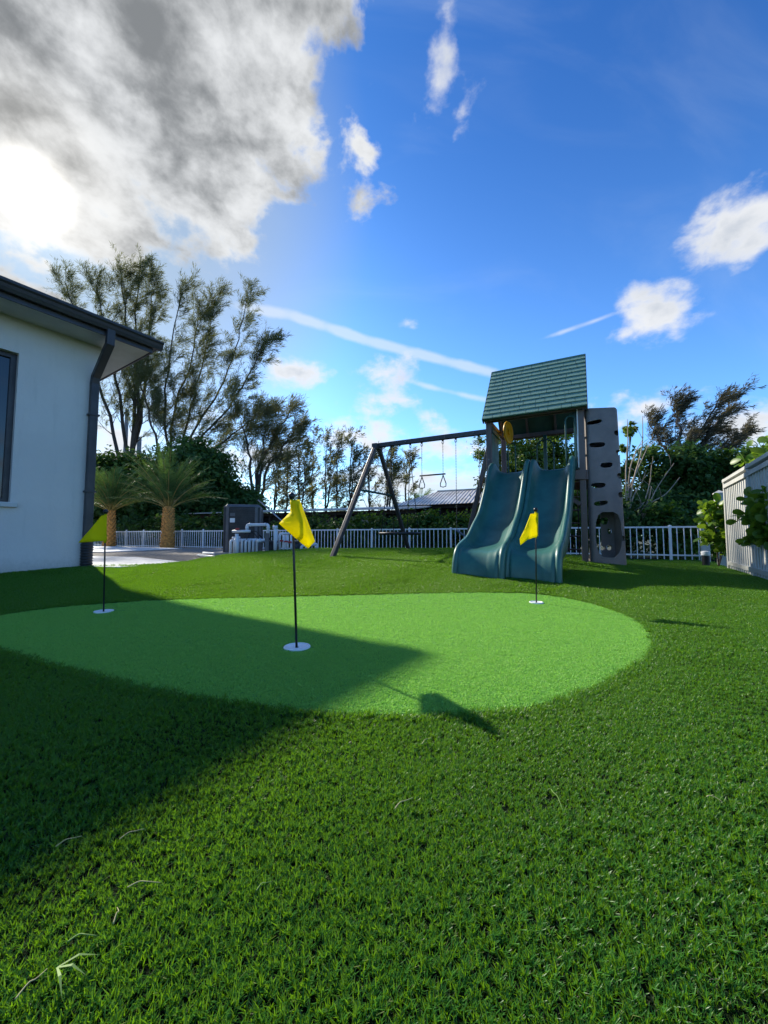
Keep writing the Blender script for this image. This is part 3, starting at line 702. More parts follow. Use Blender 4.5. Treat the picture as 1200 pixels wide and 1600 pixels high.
# climbing wall: hollow rotationally moulded tower with hand holes and a crawl opening
CWA = R(-14); CWx = Vector((math.cos(CWA), math.sin(CWA), 0)); CWy = Vector((-CWx.y, CWx.x, 0)); CW0 = Vector((3.575, 6.66, 0)); cwz = gz(3.9, 6.8) - .03
def CWp(x, y, z): return CW0 + CWx * x + CWy * y + ZZ * z
def cw_shell():
    Wc, Dc, Hc = .56, .50, 2.94 - cwz
    bm = bmesh.new()
    def rbox(x0, x1, y0, y1, z0, z1, r, n=5, wav=0, taper=0):
        pts = []
        for (cx, cy, a0) in ((x1 - r, y1 - r, 0), (x0 + r, y1 - r, 90), (x0 + r, y0 + r, 180), (x1 - r, y0 + r, 270)):
            for i in range(n + 1):
                a = R(a0 + 90 * i / n); pts.append((cx + r * math.cos(a), cy + r * math.sin(a)))
        nz = 9; rows = []
        for k in range(nz + 1):
            z = z0 + (z1 - z0) * k / nz; row = []
            for x, y in pts:
                xx = x - (x - x0) * taper * (k / nz)
                zz = z
                if k == nz and wav: zz += wav * (math.sin(x * 17) * .5 + math.sin(x * 41 + y * 23) * .3 - (x / Wc) ** 2 * .9)
                row.append(bm.verts.new((xx, y, zz)))
            rows.append(row)
        m_ = len(pts)
        for k in range(nz):
            for i in range(m_): bm.faces.new((rows[k][i], rows[k][(i + 1) % m_], rows[k + 1][(i + 1) % m_], rows[k + 1][i]))
        bm.faces.new(rows[0][::-1]); bm.faces.new(rows[-1])
    def toobj(nm):
        me = bpy.data.meshes.new(nm); bmesh.ops.recalc_face_normals(bm, faces=bm.faces); bm.to_mesh(me)
        o = bpy.data.objects.new(nm, me); COL.objects.link(o); return o
    rbox(0, Wc, 0, Dc, 0, Hc, .07, 5, .03, .10); A = toobj('a'); bm.clear()
    rbox(.035, Wc - .035, .035, Dc - .035, .04, Hc - .05, .05, 5, 0, .10); Bi = toobj('b'); bm.clear()
    def stadium(cx, cz, w, h, tilt, y0, y1, wob=0.0):
        pts = []; n = 14
        for i in range(n):
            a = 2 * math.pi * i / n; ca, sa = math.cos(a), math.sin(a)
            x = math.copysign(abs(ca) ** .55, ca) * w / 2 * (1 + wob * math.sin(2 * a + 1)); z = math.copysign(abs(sa) ** .75, sa) * h / 2 * (1 + wob * math.sin(3 * a))
            pts.append((cx + x * math.cos(tilt) - z * math.sin(tilt), cz + x * math.sin(tilt) + z * math.cos(tilt)))
        lo = [bm.verts.new((x, y0, z)) for x, z in pts]; hi = [bm.verts.new((x, y1, z)) for x, z in pts]
        bm.faces.new(lo); bm.faces.new(hi[::-1])
        for i in range(n): bm.faces.new((lo[i], hi[i], hi[(i + 1) % n], lo[(i + 1) % n]))
    def fz(y): return Hc * (1 - (y - 85) / 1470.0)       # heights read off the enlarged photograph
    for (x, y, w, h, t) in ((.125, 212, .23, .070, .14), (.155, 428, .24, .090, 0), (.29, 622, .18, .090, .05), (.15, 808, .22, .090, 0), (.18, 975, .21, .080, .12)):
        stadium(x, fz(y), w, h, t, -.2, .10, .06)
    stadium(.285, fz(1262), .40, .40 * Hc * .72, 0, -.2, .14, .02)
    # holes through the far side and the right-hand corner, open behind
    for (x, y, w, h) in ((.36, 430, .20, .10), (.43, 640, .14, .12), (.16, 300, .18, .12), (.20, 1180, .12, .11), (.36, 1130, .13, .13), (.25, 1400, .20, .09), (.42, 1390, .08, .10), (.44, 1230, .07, .11), (.18, 860, .2, .3)):
        stadium(x, fz(y), w, h, .1, Dc - .10, Dc + .2, .08)
    for (x, y) in ((.47, 325), (.485, 510), (.49, 725), (.495, 900), (.505, 1300)):
        stadium(x, fz(y), .075, .095, .2, -.2, .13, .08)
    def cbox(x0, x1, y0, y1, z0, z1):
        v = [bm.verts.new((x, y, z)) for z in (z0, z1) for y in (y0, y1) for x in (x0, x1)]
        for f_ in ((0, 2, 3, 1), (4, 5, 7, 6), (0, 1, 5, 4), (2, 6, 7, 3), (0, 4, 6, 2), (1, 3, 7, 5)): bm.faces.new([v[k] for k in f_])
    cbox(-.1, .10, .09, .43, .12, 1.35); cbox(.05, .30, Dc - .1, Dc + .1, .15, 1.22)
    Ct = toobj('c'); bm.free()
    for tool, op in ((Bi, 'DIFFERENCE'), (Ct, 'DIFFERENCE')):
        m = A.modifiers.new('cut', 'BOOLEAN'); m.operation = op; m.object = tool; m.solver = 'EXACT'; m.use_self = True
    dg = bpy.context.evaluated_depsgraph_get(); me = bpy.data.meshes.new_from_object(A.evaluated_get(dg))
    for o in (A, Bi, Ct): bpy.data.objects.remove(o)
    return me
cme = cw_shell(); cme.name = 'climbing_wall'; cme.materials.clear(); cme.materials.append(m_rock); sharp(cme, 32)
cw = bpy.data.objects.new('climbing_wall', cme); COL.objects.link(cw); cw.parent = play; cw.location = Vector((CW0.x, CW0.y, cwz)) - wloc(play); cw.rotation_euler = (0, 0, CWA)
# swing beam and its A-frame
BZ = 2.77; APEX = T(-2.53, 0, BZ)
MB().bar(T(0.06, 0, BZ), T(-2.62, 0, BZ), .085, .10).build('swing_beam', m_steel, play, bevel=.012)
for sgn in (-1, 1):
    a = APEX + V2 * sgn * 1.74; a.z = GZ(a) - .04
    MB().bar(a, APEX + V2 * sgn * .05 + ZZ * .02, .085, .085, U2).build('swing_leg', m_steel, play, bevel=.012)
q = .445; lo = []
for sgn in (-1, 1):
    a = APEX + V2 * sgn * 1.74; a.z = GZ(a); lo.append(APEX.lerp(a, q))
MB().tube([lo[0], lo[1]], .024, 10).build('cross_bar', m_rail, play, smooth=True)
MB().box(APEX - ZZ * .03, (.13, .30, .12), U2, V2, ZZ).build('apex_bracket', m_steel, play, bevel=.01)
bolts = MB()
for u in (-.3, -.9, -1.8): bolts.tube([T(u, -.045, BZ), T(u, -.056, BZ)], .016, 8)
for uu, z in ((WT, 2.5), (WT, 1.1), (0, 2.2)): bolts.tube([T(uu, -.05, z), T(uu, -.06, z)], .014, 8)
bolts.build('bolt', m_chain, play)

# ---- swings hang from the beam: things of their own
def chain_mb(a, b, r=.0032, lw=.012, ll=.034):
    a, b = Vector(a), Vector(b); d = (b - a); n = max(2, int(d.length / (ll * .82))); d.normalize()
    x = d.cross(Vector((.3, .9, .1))).normalized(); y = d.cross(x); mb_ = MB()
    for i in range(n):
        c = a.lerp(b, (i + .5) / n); mb_.torus(c, d, x if i % 2 else y, ll * .5, lw * .5, r, 10, 4)
    return mb_
def hanger(u): return T(u, 0, BZ - .05)
def hpx(px):      # distance along the beam whose sight line is px
    best = min((abs((lambda p: 600 + 592 * p.x / p.y)(T(-i * .005, 0, BZ)) - px), -i * .005) for i in range(520)); return best[1]
HU = {k: hpx(k) for k in (611, 641, 659, 692, 712, 748)}
def bracket(u, par):
    h = hanger(u); b = MB(); b.tube([h + ZZ * .02, h, h - ZZ * .03], [.03, .03, .016], 10); b.torus(h - ZZ * .055, U2, ZZ, .022, .03, .006, 14, 6); b.build('swing_hanger', m_black_plastic, par, smooth=True)
c = (hanger(HU[611]) + hanger(HU[641])) / 2; webz = .76
web = thing('web_swing', (c.x, c.y, webz), 'round black web swing hanging beside the A-frame', 'swing')
for k in (611, 641): bracket(HU[k], web)
rw = .44; cc = Vector((c.x, c.y, webz)) - U2 * 0.02
MB().torus(cc, U2, V2, rw, rw, .03, 44, 10).build('ring', m_black_plastic, web, smooth=True)
wm = MB()
for i in range(8):
    a = i * math.pi / 8; d = U2 * math.cos(a) + V2 * math.sin(a); wm.tube([cc - d * rw, cc - d * rw * .4 - ZZ * .02, cc + d * rw * .4 - ZZ * .02, cc + d * rw], .006, 5)
for r_ in (.1, .2, .3, .38): wm.torus(cc - ZZ * .015, U2, V2, r_, r_, .005, 32, 5)
wm.build('web', m_rope, web)
for k, sg in ((611, -1), (641, 1)):
    h = hanger(HU[k]) - ZZ * .30; chain_mb(hanger(HU[k]) - ZZ * .05, h).build('chain', m_chain, web, fix=False)
    for sv in (-1, 1):
        e = cc + U2 * sg * rw * .70 + V2 * sv * rw * .70; MB().tube([h, h.lerp(e, .5), e], .0085, 6).build('rope', m_rope, web, smooth=True)
MB().tube([cc - ZZ * .02, cc - ZZ * .2 + U2 * .01, cc - ZZ * .38], .006, 5).build('pull_cord', m_rope, web)
h1, h2 = hanger(HU[659]), hanger(HU[692]); bzr = at(675, 742, (h1.y + h2.y) / 2).z
tr = thing('trapeze_swing', ((h1.x + h2.x) / 2, (h1.y + h2.y) / 2, bzr), 'black trapeze bar with two hanging rings in the middle of the beam', 'swing')
for k, h in ((659, h1), (692, h2)):
    bracket(HU[k], tr); chain_mb(h - ZZ * .05, Vector((h.x, h.y, bzr + .01))).build('chain', m_chain, tr, fix=False)
    e = Vector((h.x, h.y, bzr)); rg = [e - ZZ * .02, e - ZZ * .10 - U2 * .025, e - ZZ * .20 - U2 * .062, e - ZZ * .26 - U2 * .058, e - ZZ * .275, e - ZZ * .26 + U2 * .058, e - ZZ * .20 + U2 * .062, e - ZZ * .10 + U2 * .025, e - ZZ * .02]
    MB().tube(rg, .010, 8).build('hand_ring', m_black_plastic, tr, smooth=True)
MB().tube([Vector((h1.x, h1.y, bzr)) - U2 * .05, Vector((h2.x, h2.y, bzr)) + U2 * .05], .016, 10).build('bar', m_black_plastic, tr, smooth=True)
h1, h2 = hanger(HU[712]), hanger(HU[748]); sz = .80
bs = thing('belt_swing', ((h1.x + h2.x) / 2, (h1.y + h2.y) / 2, sz), 'blue grey belt swing hanging half hidden behind the left slide', 'swing')
ends = []
for k, h, sg in ((712, h1, 1), (748, h2, -1)):
    bracket(HU[k], bs); e = Vector((h.x, h.y, sz + .02)) + U2 * sg * 0.0; ends.append(e); chain_mb(h - ZZ * .05, e).build('chain', m_chain, bs, fix=False)
bm_ = MB(); rows = []
for i in range(13):
    t = i / 12; p = ends[0].lerp(ends[1], t) - ZZ * (.13 * math.sin(math.pi * t)); rows += [p + V2 * .075, p - V2 * .075]
bm_.v = [tuple(p) for p in rows]; bm_.f = [(2 * i, 2 * i + 1, 2 * i + 3, 2 * i + 2) for i in range(12)]
so = bm_.build('seat', mat('blue_grey_rubber', (.10, .15, .20), rough=.6, bump=.05), bs, smooth=True); sd = so.modifiers.new('t', 'SOLIDIFY'); sd.thickness = .015
# rope ladder hanging from the back of the deck
rl = MB()
for u in (1.12, 1.50): rl.tube([T(u, DT + .1, DECK - .05), T(u, DT + .12, 1.0), T(u, DT + .15, .30)], .010, 6)
rl.build('ladder_rope', m_rope, play)
for i in range(5): MB().tube([T(1.09, DT + .12, .42 + i * .28), T(1.53, DT + .12, .42 + i * .28)], .016, 8).build('ladder_rung', m_brown, play, smooth=True)

# ------------------------------------------------------------------ fences
m_white = mat('white_aluminium', (0.84, 0.85, 0.85), (0.77, 0.78, 0.79), rough=0.5, nscale=3, bump=0.03)
m_cream = mat('cream_aluminium', (0.52, 0.52, 0.48), (0.46, 0.46, 0.43), rough=0.55, nscale=3, bump=0.04)
TOPZ = 0.97
def low_fence(t0, t1, label, skip=()):
    a = fence_pt(t0); fo = thing('picket_fence', (a.x, a.y, 0.1), label, 'fence', 'low white fences along the back of the lot')
    pk = MB().box((0, 0, .425), (.022, .022, .85)).mesh('picket'); pk.materials.append(m_white)
    ps = MB().box((0, 0, .46), (.06, .06, .97)).lathe((0, 0, .945), [(.045, 0), (.045, .012), (.005, .03)], 4).mesh('post'); ps.materials.append(m_white)
    n = int(round((t1 - t0) / .15))
    for i in range(n + 1):
        t = t0 + i * (t1 - t0) / n; p = fence_pt(t); z = .09 + .05 * float(sst(-t / 12))
        if i % 10 == 0: piece('post', ps, fo, (p.x, p.y, z - .06), (0, 0, -FA))
        else: piece('picket', pk, fo, (p.x, p.y, z), (0, 0, -FA))
    for zz, h in ((TOPZ - .025, .045), (.20, .04)):
        MB().bar(fence_pt(t0) + ZZ * zz, fence_pt(t1) + ZZ * zz, .04, h).build('rail', m_white, fo, bevel=.004)
low_fence(-20.0, -5.0, 'low white picket fence behind the palms and the heat pump')
low_fence(-5.0, 2.5, 'low white picket fence behind the swings')
low_fence(2.5, 9.25, 'low white picket fence from behind the slides to the tall fence')
# tall boarded fence on the right
TD = Vector((.541, .841, 0)).normalized(); TP = Vector((5.42, 5.40, 0)); TN = Vector((-TD.y, TD.x, 0))
def TF(t, o, z): return TP + TD * t + TN * o + ZZ * z
tall = thing('privacy_fence', (TP.x, TP.y, 0), 'tall pale boarded fence along the right edge of the lawn', 'fence')
bd = MB().box((0, 0, .86), (.088, .030, 1.66)).mesh('board'); bd.materials.append(m_cream)
TA = math.atan2(TD.y, TD.x)
for i in range(38):
    t = -2.3 + i * .150
    if t > 2.72: break
    p = TF(t, 0, 0); piece('board', bd, tall, (p.x, p.y, gz(p.x, p.y) + .0), (0, 0, TA))
for t in (-.94, .86, 2.74):
    p = TF(t, 0.0, 0); z = gz(p.x, p.y); MB().box(TF(t, .0, z + .90), (.085, .085, 1.84), TD, TN, ZZ).build('post', m_cream, tall, bevel=.004)
MB().bar(TF(-2.4, 0, 1.815), TF(2.80, 0, 1.815), .10, .06).build('top_rail', m_cream, tall, bevel=.006)
MB().bar(TF(-2.4, .03, 1.70), TF(2.74, .03, 1.70), .035, .07).build('rail', m_cream, tall); MB().bar(TF(-2.4, .03, .17), TF(2.74, .03, .17), .035, .07).build('rail', m_cream, tall)
def cap_post(px, Y, w, top, label):
    p = at(px, 838, Y); z = gz(p.x, p.y) - .05; q = thing('fence_post', (p.x, p.y, z), label, 'post', 'capped white posts at the fence corner')
    MB().box((p.x, p.y, (z + top) / 2), (w, w, top - z), TD, TN, ZZ).build('shaft', m_cream, q, bevel=.006)
    k = w * .60; c = [Vector((p.x, p.y, top)) + TD * a * k + TN * b * k for a, b in ((-1, -1), (1, -1), (1, 1), (-1, 1))]
    MB().add(c + [v + ZZ * .025 for v in c] + [Vector((p.x, p.y, top + .09))], [(3, 2, 1, 0), (0, 1, 5, 4), (1, 2, 6, 5), (2, 3, 7, 6), (3, 0, 4, 7), (4, 5, 8), (5, 6, 8), (6, 7, 8), (7, 4, 8)]).build('cap', m_cream, q)
cap_post(1127, 8.7, .17, 1.66, 'tall capped post at the end of the boarded fence')
cap_post(1101, 9.75, .17, 1.0, 'short capped post where the low fence ends')
# garden light
p = at(1101, 838, 8.6); z = gz(p.x, p.y)
bl = thing('bollard_light', (p.x, p.y, z), 'short black garden light with white top by the fence corner', 'garden light')
MB().lathe((p.x, p.y, z - .03), [(.075, 0), (.075, .03), (.068, .035), (.068, .265)], 20).build('body', m_black_plastic, bl, auto=40)
MB().lathe((p.x, p.y, z - .03), [(.075, .266), (.085, .275), (.085, .345), (.075, .36), (.02, .37)], 20).build('cap', m_white, bl, auto=40)

# ------------------------------------------------------------------ pool equipment
m_pvc = mat('white_pvc', (0.74, 0.76, 0.79), (0.66, 0.68, 0.71), rough=0.35, nscale=5, bump=0.02)
m_pump = mat('dark_grey_plastic', (0.035, 0.036, 0.040), (0.026, 0.027, 0.03), rough=0.5, nscale=6, bump=0.04)
m_grey = mat('grey_plastic', (0.13, 0.135, 0.145), (0.105, 0.11, 0.12), rough=0.5, nscale=5, bump=0.04)
m_red = mat('red_valve_plastic', (0.45, 0.03, 0.03), rough=0.4, bump=0.0)
m_conc = mat('concrete_block', (0.42, 0.41, 0.39), (0.33, 0.32, 0.30), rough=0.9, nscale=8, bscale=60, bump=0.3)
hp = at(381, 838, 11.3); HX, HY = Vector((math.cos(R(12)), math.sin(R(12)), 0)), Vector((-math.sin(R(12)), math.cos(R(12)), 0))
def HPp(x, y, z): return Vector((hp.x, hp.y, YZ)) + HX * x + HY * y + ZZ * z
pump = thing('pool_heat_pump', (hp.x, hp.y, YZ), 'dark grey pool heat pump standing behind the white pipes', 'heat pump')
hw, hd, hh, ch = .50, .46, 1.36, .15
MB().box(HPp(0, 0, .055), (1.35, 1.2, .10), HX, HY, ZZ).build('pad', m_conc, pump, bevel=.01)
MB().prism([HPp(x, y, .11) for x, y in ((-hw + .02, -hd + .02), (hw - .02, -hd + .02), (hw - .02, hd - .02), (-hw + .02, hd - .02))], (0, 0, hh - .10)).build('core', m_pump, pump)
for sx in (-1, 1):
    for sy in (-1, 1):
        pts = [(sx * (hw - ch), sy * hd), (sx * hw * .985, sy * (hd - ch * .25)), (sx * hw, sy * (hd - ch)), (sx * (hw - .03), sy * (hd - ch)), (sx * (hw - ch), sy * (hd - .03))]
        MB().prism([HPp(x, y, .105) for x, y in pts], (0, 0, hh - .06)).build('corner_panel', m_grey, pump, bevel=.01)
for face in range(4):
    lv = MB()
    for i in range(22):
        z = .18 + i * .053
        if face in (0, 2): lv.box(HPp(0, (-1 if face == 0 else 1) * (hd - .012), z), (2 * (hw - ch) - .01, .018, .030), HX, HY, ZZ)
        else: lv.box(HPp((-1 if face == 1 else 1) * (hw - .012), 0, z), (.018, 2 * (hd - ch) - .01, .030), HX, HY, ZZ)
    lv.build('louvre_panel', m_pump, pump)
top = [(-hw + .02, -hd + .06), (-hw + .06, -hd + .02), (hw - .06, -hd + .02), (hw - .02, -hd + .06), (hw - .02, hd - .06), (hw - .06, hd - .02), (-hw + .06, hd - .02), (-hw + .02, hd - .06)]
a = [HPp(x, y, hh + .02) for x, y in top]; b = [HPp(x * .88, y * .88, hh + .10) for x, y in top]
MB().add(a + b, [tuple(range(8))[::-1], tuple(range(8, 16))] + [(i, (i + 1) % 8, (i + 1) % 8 + 8, i + 8) for i in range(8)]).build('lid', m_grey, pump, bevel=.01)
MB().box(HPp(-.25, -hd - .002, hh - .20), (.13, .014, .09), HX, HY, ZZ).build('display', m_grey, pump)
MB().box(HPp(-.25, -hd - .002, hh - .36), (.13, .012, .12), HX, HY, ZZ).build('sticker', m_white, pump)
def pxp(px, py, Y): return at(px, py, Y)
def elbow(pts, r, n=10, seg=6, sock=True):
    """round the corners of a pipe run"""
    P = [Vector(p) for p in pts]; out = [P[0]]
    for i in range(1, len(P) - 1):
        d1 = (P[i - 1] - P[i]); d2 = (P[i + 1] - P[i]); q = min(r * 1.5, d1.length * .45, d2.length * .45); a_, b_ = P[i] + d1.normalized() * q, P[i] + d2.normalized() * q
        for k in range(seg + 1):
            t = k / seg; out.append(a_ * (1 - t) ** 2 + P[i] * 2 * t * (1 - t) + b_ * t * t)
    out.append(P[-1]); mb_ = MB().tube(out, r, n)
    for i in range(1, len(P) - 1) if sock else ():      # sockets at each elbow
        for d in ((P[i - 1] - P[i]).normalized(), (P[i + 1] - P[i]).normalized()):
            mb_.tube([P[i] + d * r * 1.6, P[i] + d * r * 2.6], r * 1.17, n)
    return mb_
pc = pxp(400, 838, 10.2)
mani = thing('pipe_manifold', (pc.x, pc.y, YZ), 'row of white pipes and elbows rising out of the ground by the heat pump', 'pipes')
BK = Vector((.25, .97, 0)).normalized()
for i in range(8):
    px = 360.5 + i * 5.9; b = pxp(px, 838, 10.15 + .03 * i); b.z = YZ - .05
    tz = .585 + (.02 if i % 2 else 0)
    elbow([b, Vector((b.x, b.y, tz)), Vector((b.x, b.y, tz)) + BK * .40], .036, sock=False).build('pipe', m_pvc, mani, smooth=True)
def run(pts, r, name='pipe', m=None): return elbow([pxp(*p) for p in pts], r).build(name, m or m_pvc, mani, smooth=True)
run([(370, 868, 10.0), (370, 834, 10.0)], .044); run([(363, 830.5, 10.1), (391, 830.0, 10.1)], .036)
run([(386, 829, 10.2), (386, 820, 10.2), (419, 819.5, 10.2), (419, 838, 10.2)], .040); run([(363, 841, 10.3), (375, 840, 10.3)], .040)
run([(402, 845, 10.0), (413, 845, 10.3)], .05)
run([(430, 866, 10.1), (430, 824, 10.1)], .045); run([(426.5, 824, 10.1), (433.5, 824, 10.1)], .05); run([(437, 866, 10.3), (437, 834, 10.3), (452, 834, 10.5)], .035)
for px in (443.5, 449, 455): run([(px, 866, 10.2), (px, 836, 10.2)], .030)
run([(471, 868, 10.4), (471, 853, 10.4), (495, 850, 10.6), (495, 864, 10.6)], .040)
for px, py in ((371, 826.5), (440, 845), (447, 846), (453, 847)):
    q = pxp(px, py, 10.08); MB().box(q, (.09, .05, .045)).build('valve_handle', m_red, mani, bevel=.008)
MB().bar(pxp(417, 870, 10.05), pxp(417, 833, 10.05), .10, .05, (0, 1, 0)).build('support_post', m_grey, mani, bevel=.004)
cab = MB()
for (x0, y0, x1, y1, x2, y2) in ((377, 848, 389, 826, 404, 842), (383, 848, 398, 824, 412, 848), (404, 836, 416, 850, 425, 838), (420, 840, 428, 862, 436, 842)):
    pts = [at(x0, y0, 10.3), at((x0 + x1) / 2, (y0 + y1) / 2 - 3, 10.25), at(x1, y1 + 6, 10.2), at((x1 + x2) / 2, (y1 + y2) / 2 - 1, 10.25), at(x2, y2, 10.3)]
    cab.tube(spline([tuple(p) for p in pts], 5, closed=False), .011, 6)
cab.build('cable', m_black_plastic, mani, smooth=True)
def pool_pump(px, Y, label):
    b = pxp(px, 838, Y); b.z = YZ; q = thing('pool_pump', b, label, 'pump', 'black pool pumps among the pipes')
    MB().tube([b + Vector((-.05, .30, .24)), b + Vector((-.05, .05, .24))], .13, 18).build('motor', m_black_plastic, q, auto=40)
    MB().lathe(b + Vector((-.05, -.12, 0)), [(.10, .05), (.14, .12), (.14, .34), (.12, .37), (.16, .38), (.16, .42), (.05, .44)], 18).build('strainer', m_pump, q, auto=40)
    MB().box(b + Vector((-.05, .08, .04)), (.26, .55, .07)).build('foot', m_pump, q)
pool_pump(428, 10.55, 'black pool pump beside the grey support post'); pool_pump(466, 10.7, 'black pool pump behind the middle flag')
# telescopic pole leaning against the pipes, lengths of pipe on the ground
tp = MB().tube([pxp(470, 840, 10.35), pxp(403, 781, 10.25)], .016, 8).build('telescopic_pole', mat('aluminium_pole', (.45, .47, .50), rough=.35, metal=.7, bump=0), smooth=True)
tag(tp, 'grey pole leaning out over the pipes', 'pole')
for (a, b, lab) in (((310, 867.5), (347, 872.5), 'white pipe length lying nearest the lawn by the heat pump'), ((318, 864.0), (344, 866.5), 'shorter white pipe length lying behind the other one')):
    A, B_ = plane_hit(*a, YZ + .04), plane_hit(*b, YZ + .04); o = MB().tube([A, B_], .04, 10).build('pipe_length', m_pvc, smooth=True); tag(o, lab, 'pipe', 'white pipe lengths lying on the gravel')

# ------------------------------------------------------------------ far buildings
m_wood = mat('dark_barn_wood', (0.060, 0.040, 0.032), (0.040, 0.028, 0.024), rough=0.85, nscale=5, bscale=20, bump=0.4, stretch=(3, 3, .3))
m_tin = mat('weathered_tin', (0.66, 0.64, 0.60), (0.48, 0.44, 0.39), rough=0.55, metal=0.25, nscale=1.2, bump=0.1)
m_stall_shade = mat('painted_stall_shade', (0.008, 0.007, 0.007), rough=1.0, bump=0)  # near-black colour standing in for the shade inside barn and stable
bA = at(628, 838, 24.5); BU, BV = FU, FV
barn = thing('barn', (bA.x, bA.y, 0), 'dark wooden barn with ribbed tin roof behind the swings', 'barn')
def BP(u, v, z): return Vector((bA.x, bA.y, 0)) + BU * u + BV * v + ZZ * z
BL, BD, BE, BR = 9.0, 5.0, 2.62, 3.75
wl = MB()
ops = [(3.0, 3.9, .9, 1.9), (4.5, 5.4, .2, 2.0), (6.2, 7.1, .9, 1.9), (1.2, 2.1, .9, 1.9)]
edges = sorted({0, BL} | {x for o in ops for x in o[:2]})
for a, b in zip(edges[:-1], edges[1:]):
    op = next((o for o in ops if abs(o[0] - a) < 1e-6), None)
    nb = max(1, int((b - a) / .16))
    for i in range(nb):
        u = a + (b - a) * (i + .5) / nb; w_ = (b - a) / nb - .012
        segs = [(-.2, BE)] if op is None else [(-.2, op[2]), (op[3], BE)]
        for z0, z1 in segs:
            MB().box(BP(u, .5, (z0 + z1) / 2), (w_, .03, z1 - z0), BU, BV, ZZ).build('wall_board', m_wood, barn)
MB().box(BP(BL / 2, 2.6, 1.25), (BL, 3.6, 2.6), BU, BV, ZZ).build('interior_shade_block', m_stall_shade, barn)  # solid block painted dark, gives the openings their shade
for u in (0.0, 2.55, 4.2, 5.8, 8.0): MB().box(BP(u, -.02, 1.2), (.14, .14, 2.7), BU, BV, ZZ).build('post', m_wood, barn)
MB().box(BP(BL / 2, -.02, 2.50), (BL + .3, .10, .18), BU, BV, ZZ).build('eave_beam', m_wood, barn)
# hipped tin roof in panels with ribs
lo = [BP(-.5, -.5, BE), BP(BL + .5, -.5, BE), BP(BL + .5, BD + .5, BE), BP(-.5, BD + .5, BE)]; ra, rb = BP(1.6, BD / 2, BR), BP(BL - 1.6, BD / 2, BR)
MB().add(lo + [ra, rb], [(0, 1, 5, 4), (1, 2, 5), (2, 3, 4, 5), (3, 0, 4), (3, 2, 1, 0)]).build('roof', m_tin, barn)
ribs = MB()
for i in range(46):
    u = -.4 + i * .22
    a = BP(u, -.52, BE + .012); k = min(1.0, max(0.0, (u + .5) / 2.1), max(0.0, (BL + .5 - u) / 2.1)); b = BP(u, -.5 + (BD / 2 + .5) * k, BE + (BR - BE) * k + .012)
    if k > .05: ribs.bar(a, b, .035, .04)
ribs.build('roof_rib', m_tin, barn)
MB().bar(ra + ZZ * .03, rb + ZZ * .03, .25, .06).build('ridge_cap', m_tin, barn); MB().box(BP(6.4, BD / 2, BR + .18), (.7, .5, .35), BU, BV, ZZ).build('roof_vent', m_wood, barn, bevel=.05)
sA = at(300, 838, 25.5); sB = at(640, 838, 20.5); SU = (Vector((sB.x, sB.y, 0)) - Vector((sA.x, sA.y, 0))); SLn = SU.length; SU.normalize(); SV = Vector((-SU.y, SU.x, 0))
shed = thing('stable', (sA.x, sA.y, 0), 'long low dark stable with a thin tin roof behind the hedge', 'stable')
def SPt(u, v, z): return Vector((sA.x, sA.y, 0)) + SU * u + SV * v + ZZ * z
MB().box(SPt(SLn / 2, 1.9, 1.05), (SLn, 3.0, 2.1), SU, SV, ZZ).build('interior_shade_block', m_stall_shade, shed)  # solid dark block, painted shade behind the half-height boards
nb = 60
for i in range(nb):
    u = (i + .5) * SLn / nb
    hgt_ = 1.30 if (i // 6) % 2 else 2.02
    MB().box(SPt(u, .36, hgt_ / 2 - .05), (SLn / nb - .015, .03, hgt_), SU, SV, ZZ).build('wall_board', m_wood, shed)
for i in range(11): MB().box(SPt(i * SLn / 10, .2, 1.02), (.13, .13, 2.2), SU, SV, ZZ).build('post', m_wood, shed)
MB().bar(SPt(-.3, .15, 2.03), SPt(SLn + .3, .15, 2.03), .08, .20).build('eave_beam', m_wood, shed)
MB().prism([SPt(-.5, -.35, 2.16), SPt(SLn + .5, -.35, 2.14), SPt(SLn + .5, 3.8, 2.55), SPt(-.5, 3.8, 2.6)], (0, 0, .03)).build('roof', m_tin, shed)
rr = MB()
for i in range(110): rr.bar(SPt(-.45 + i * (SLn + .9) / 109, -.36, 2.195), SPt(-.45 + i * (SLn + .9) / 109, 3.8, 2.61), .05, .035)
rr.build('roof_rib', m_tin, shed)
MB().box(SPt(SLn * .80, .33, 1.55), (1.0, .05, .55), SU, SV, ZZ).build('shutter', mat('pale_plywood', (.30, .26, .20), rough=.8), shed)
m_pole = mat('weathered_concrete_pole', (.36, .35, .34), rough=.9, nscale=2)
for px, lab, r_ in ((190, 'grey utility pole among the tall pines nearest the house', .28), (211.5, 'grey utility pole between the trunks of the tall pines', .34)):
    b = at(px, 838, 47); o = MB().tube([Vector((b.x, b.y, -.2)), Vector((b.x, b.y, 16.5 if r_ < .3 else 13))], [r_, r_ * .75], 10).build('utility_pole', m_pole, smooth=True); tag(o, lab, 'pole', 'utility poles among the pines')

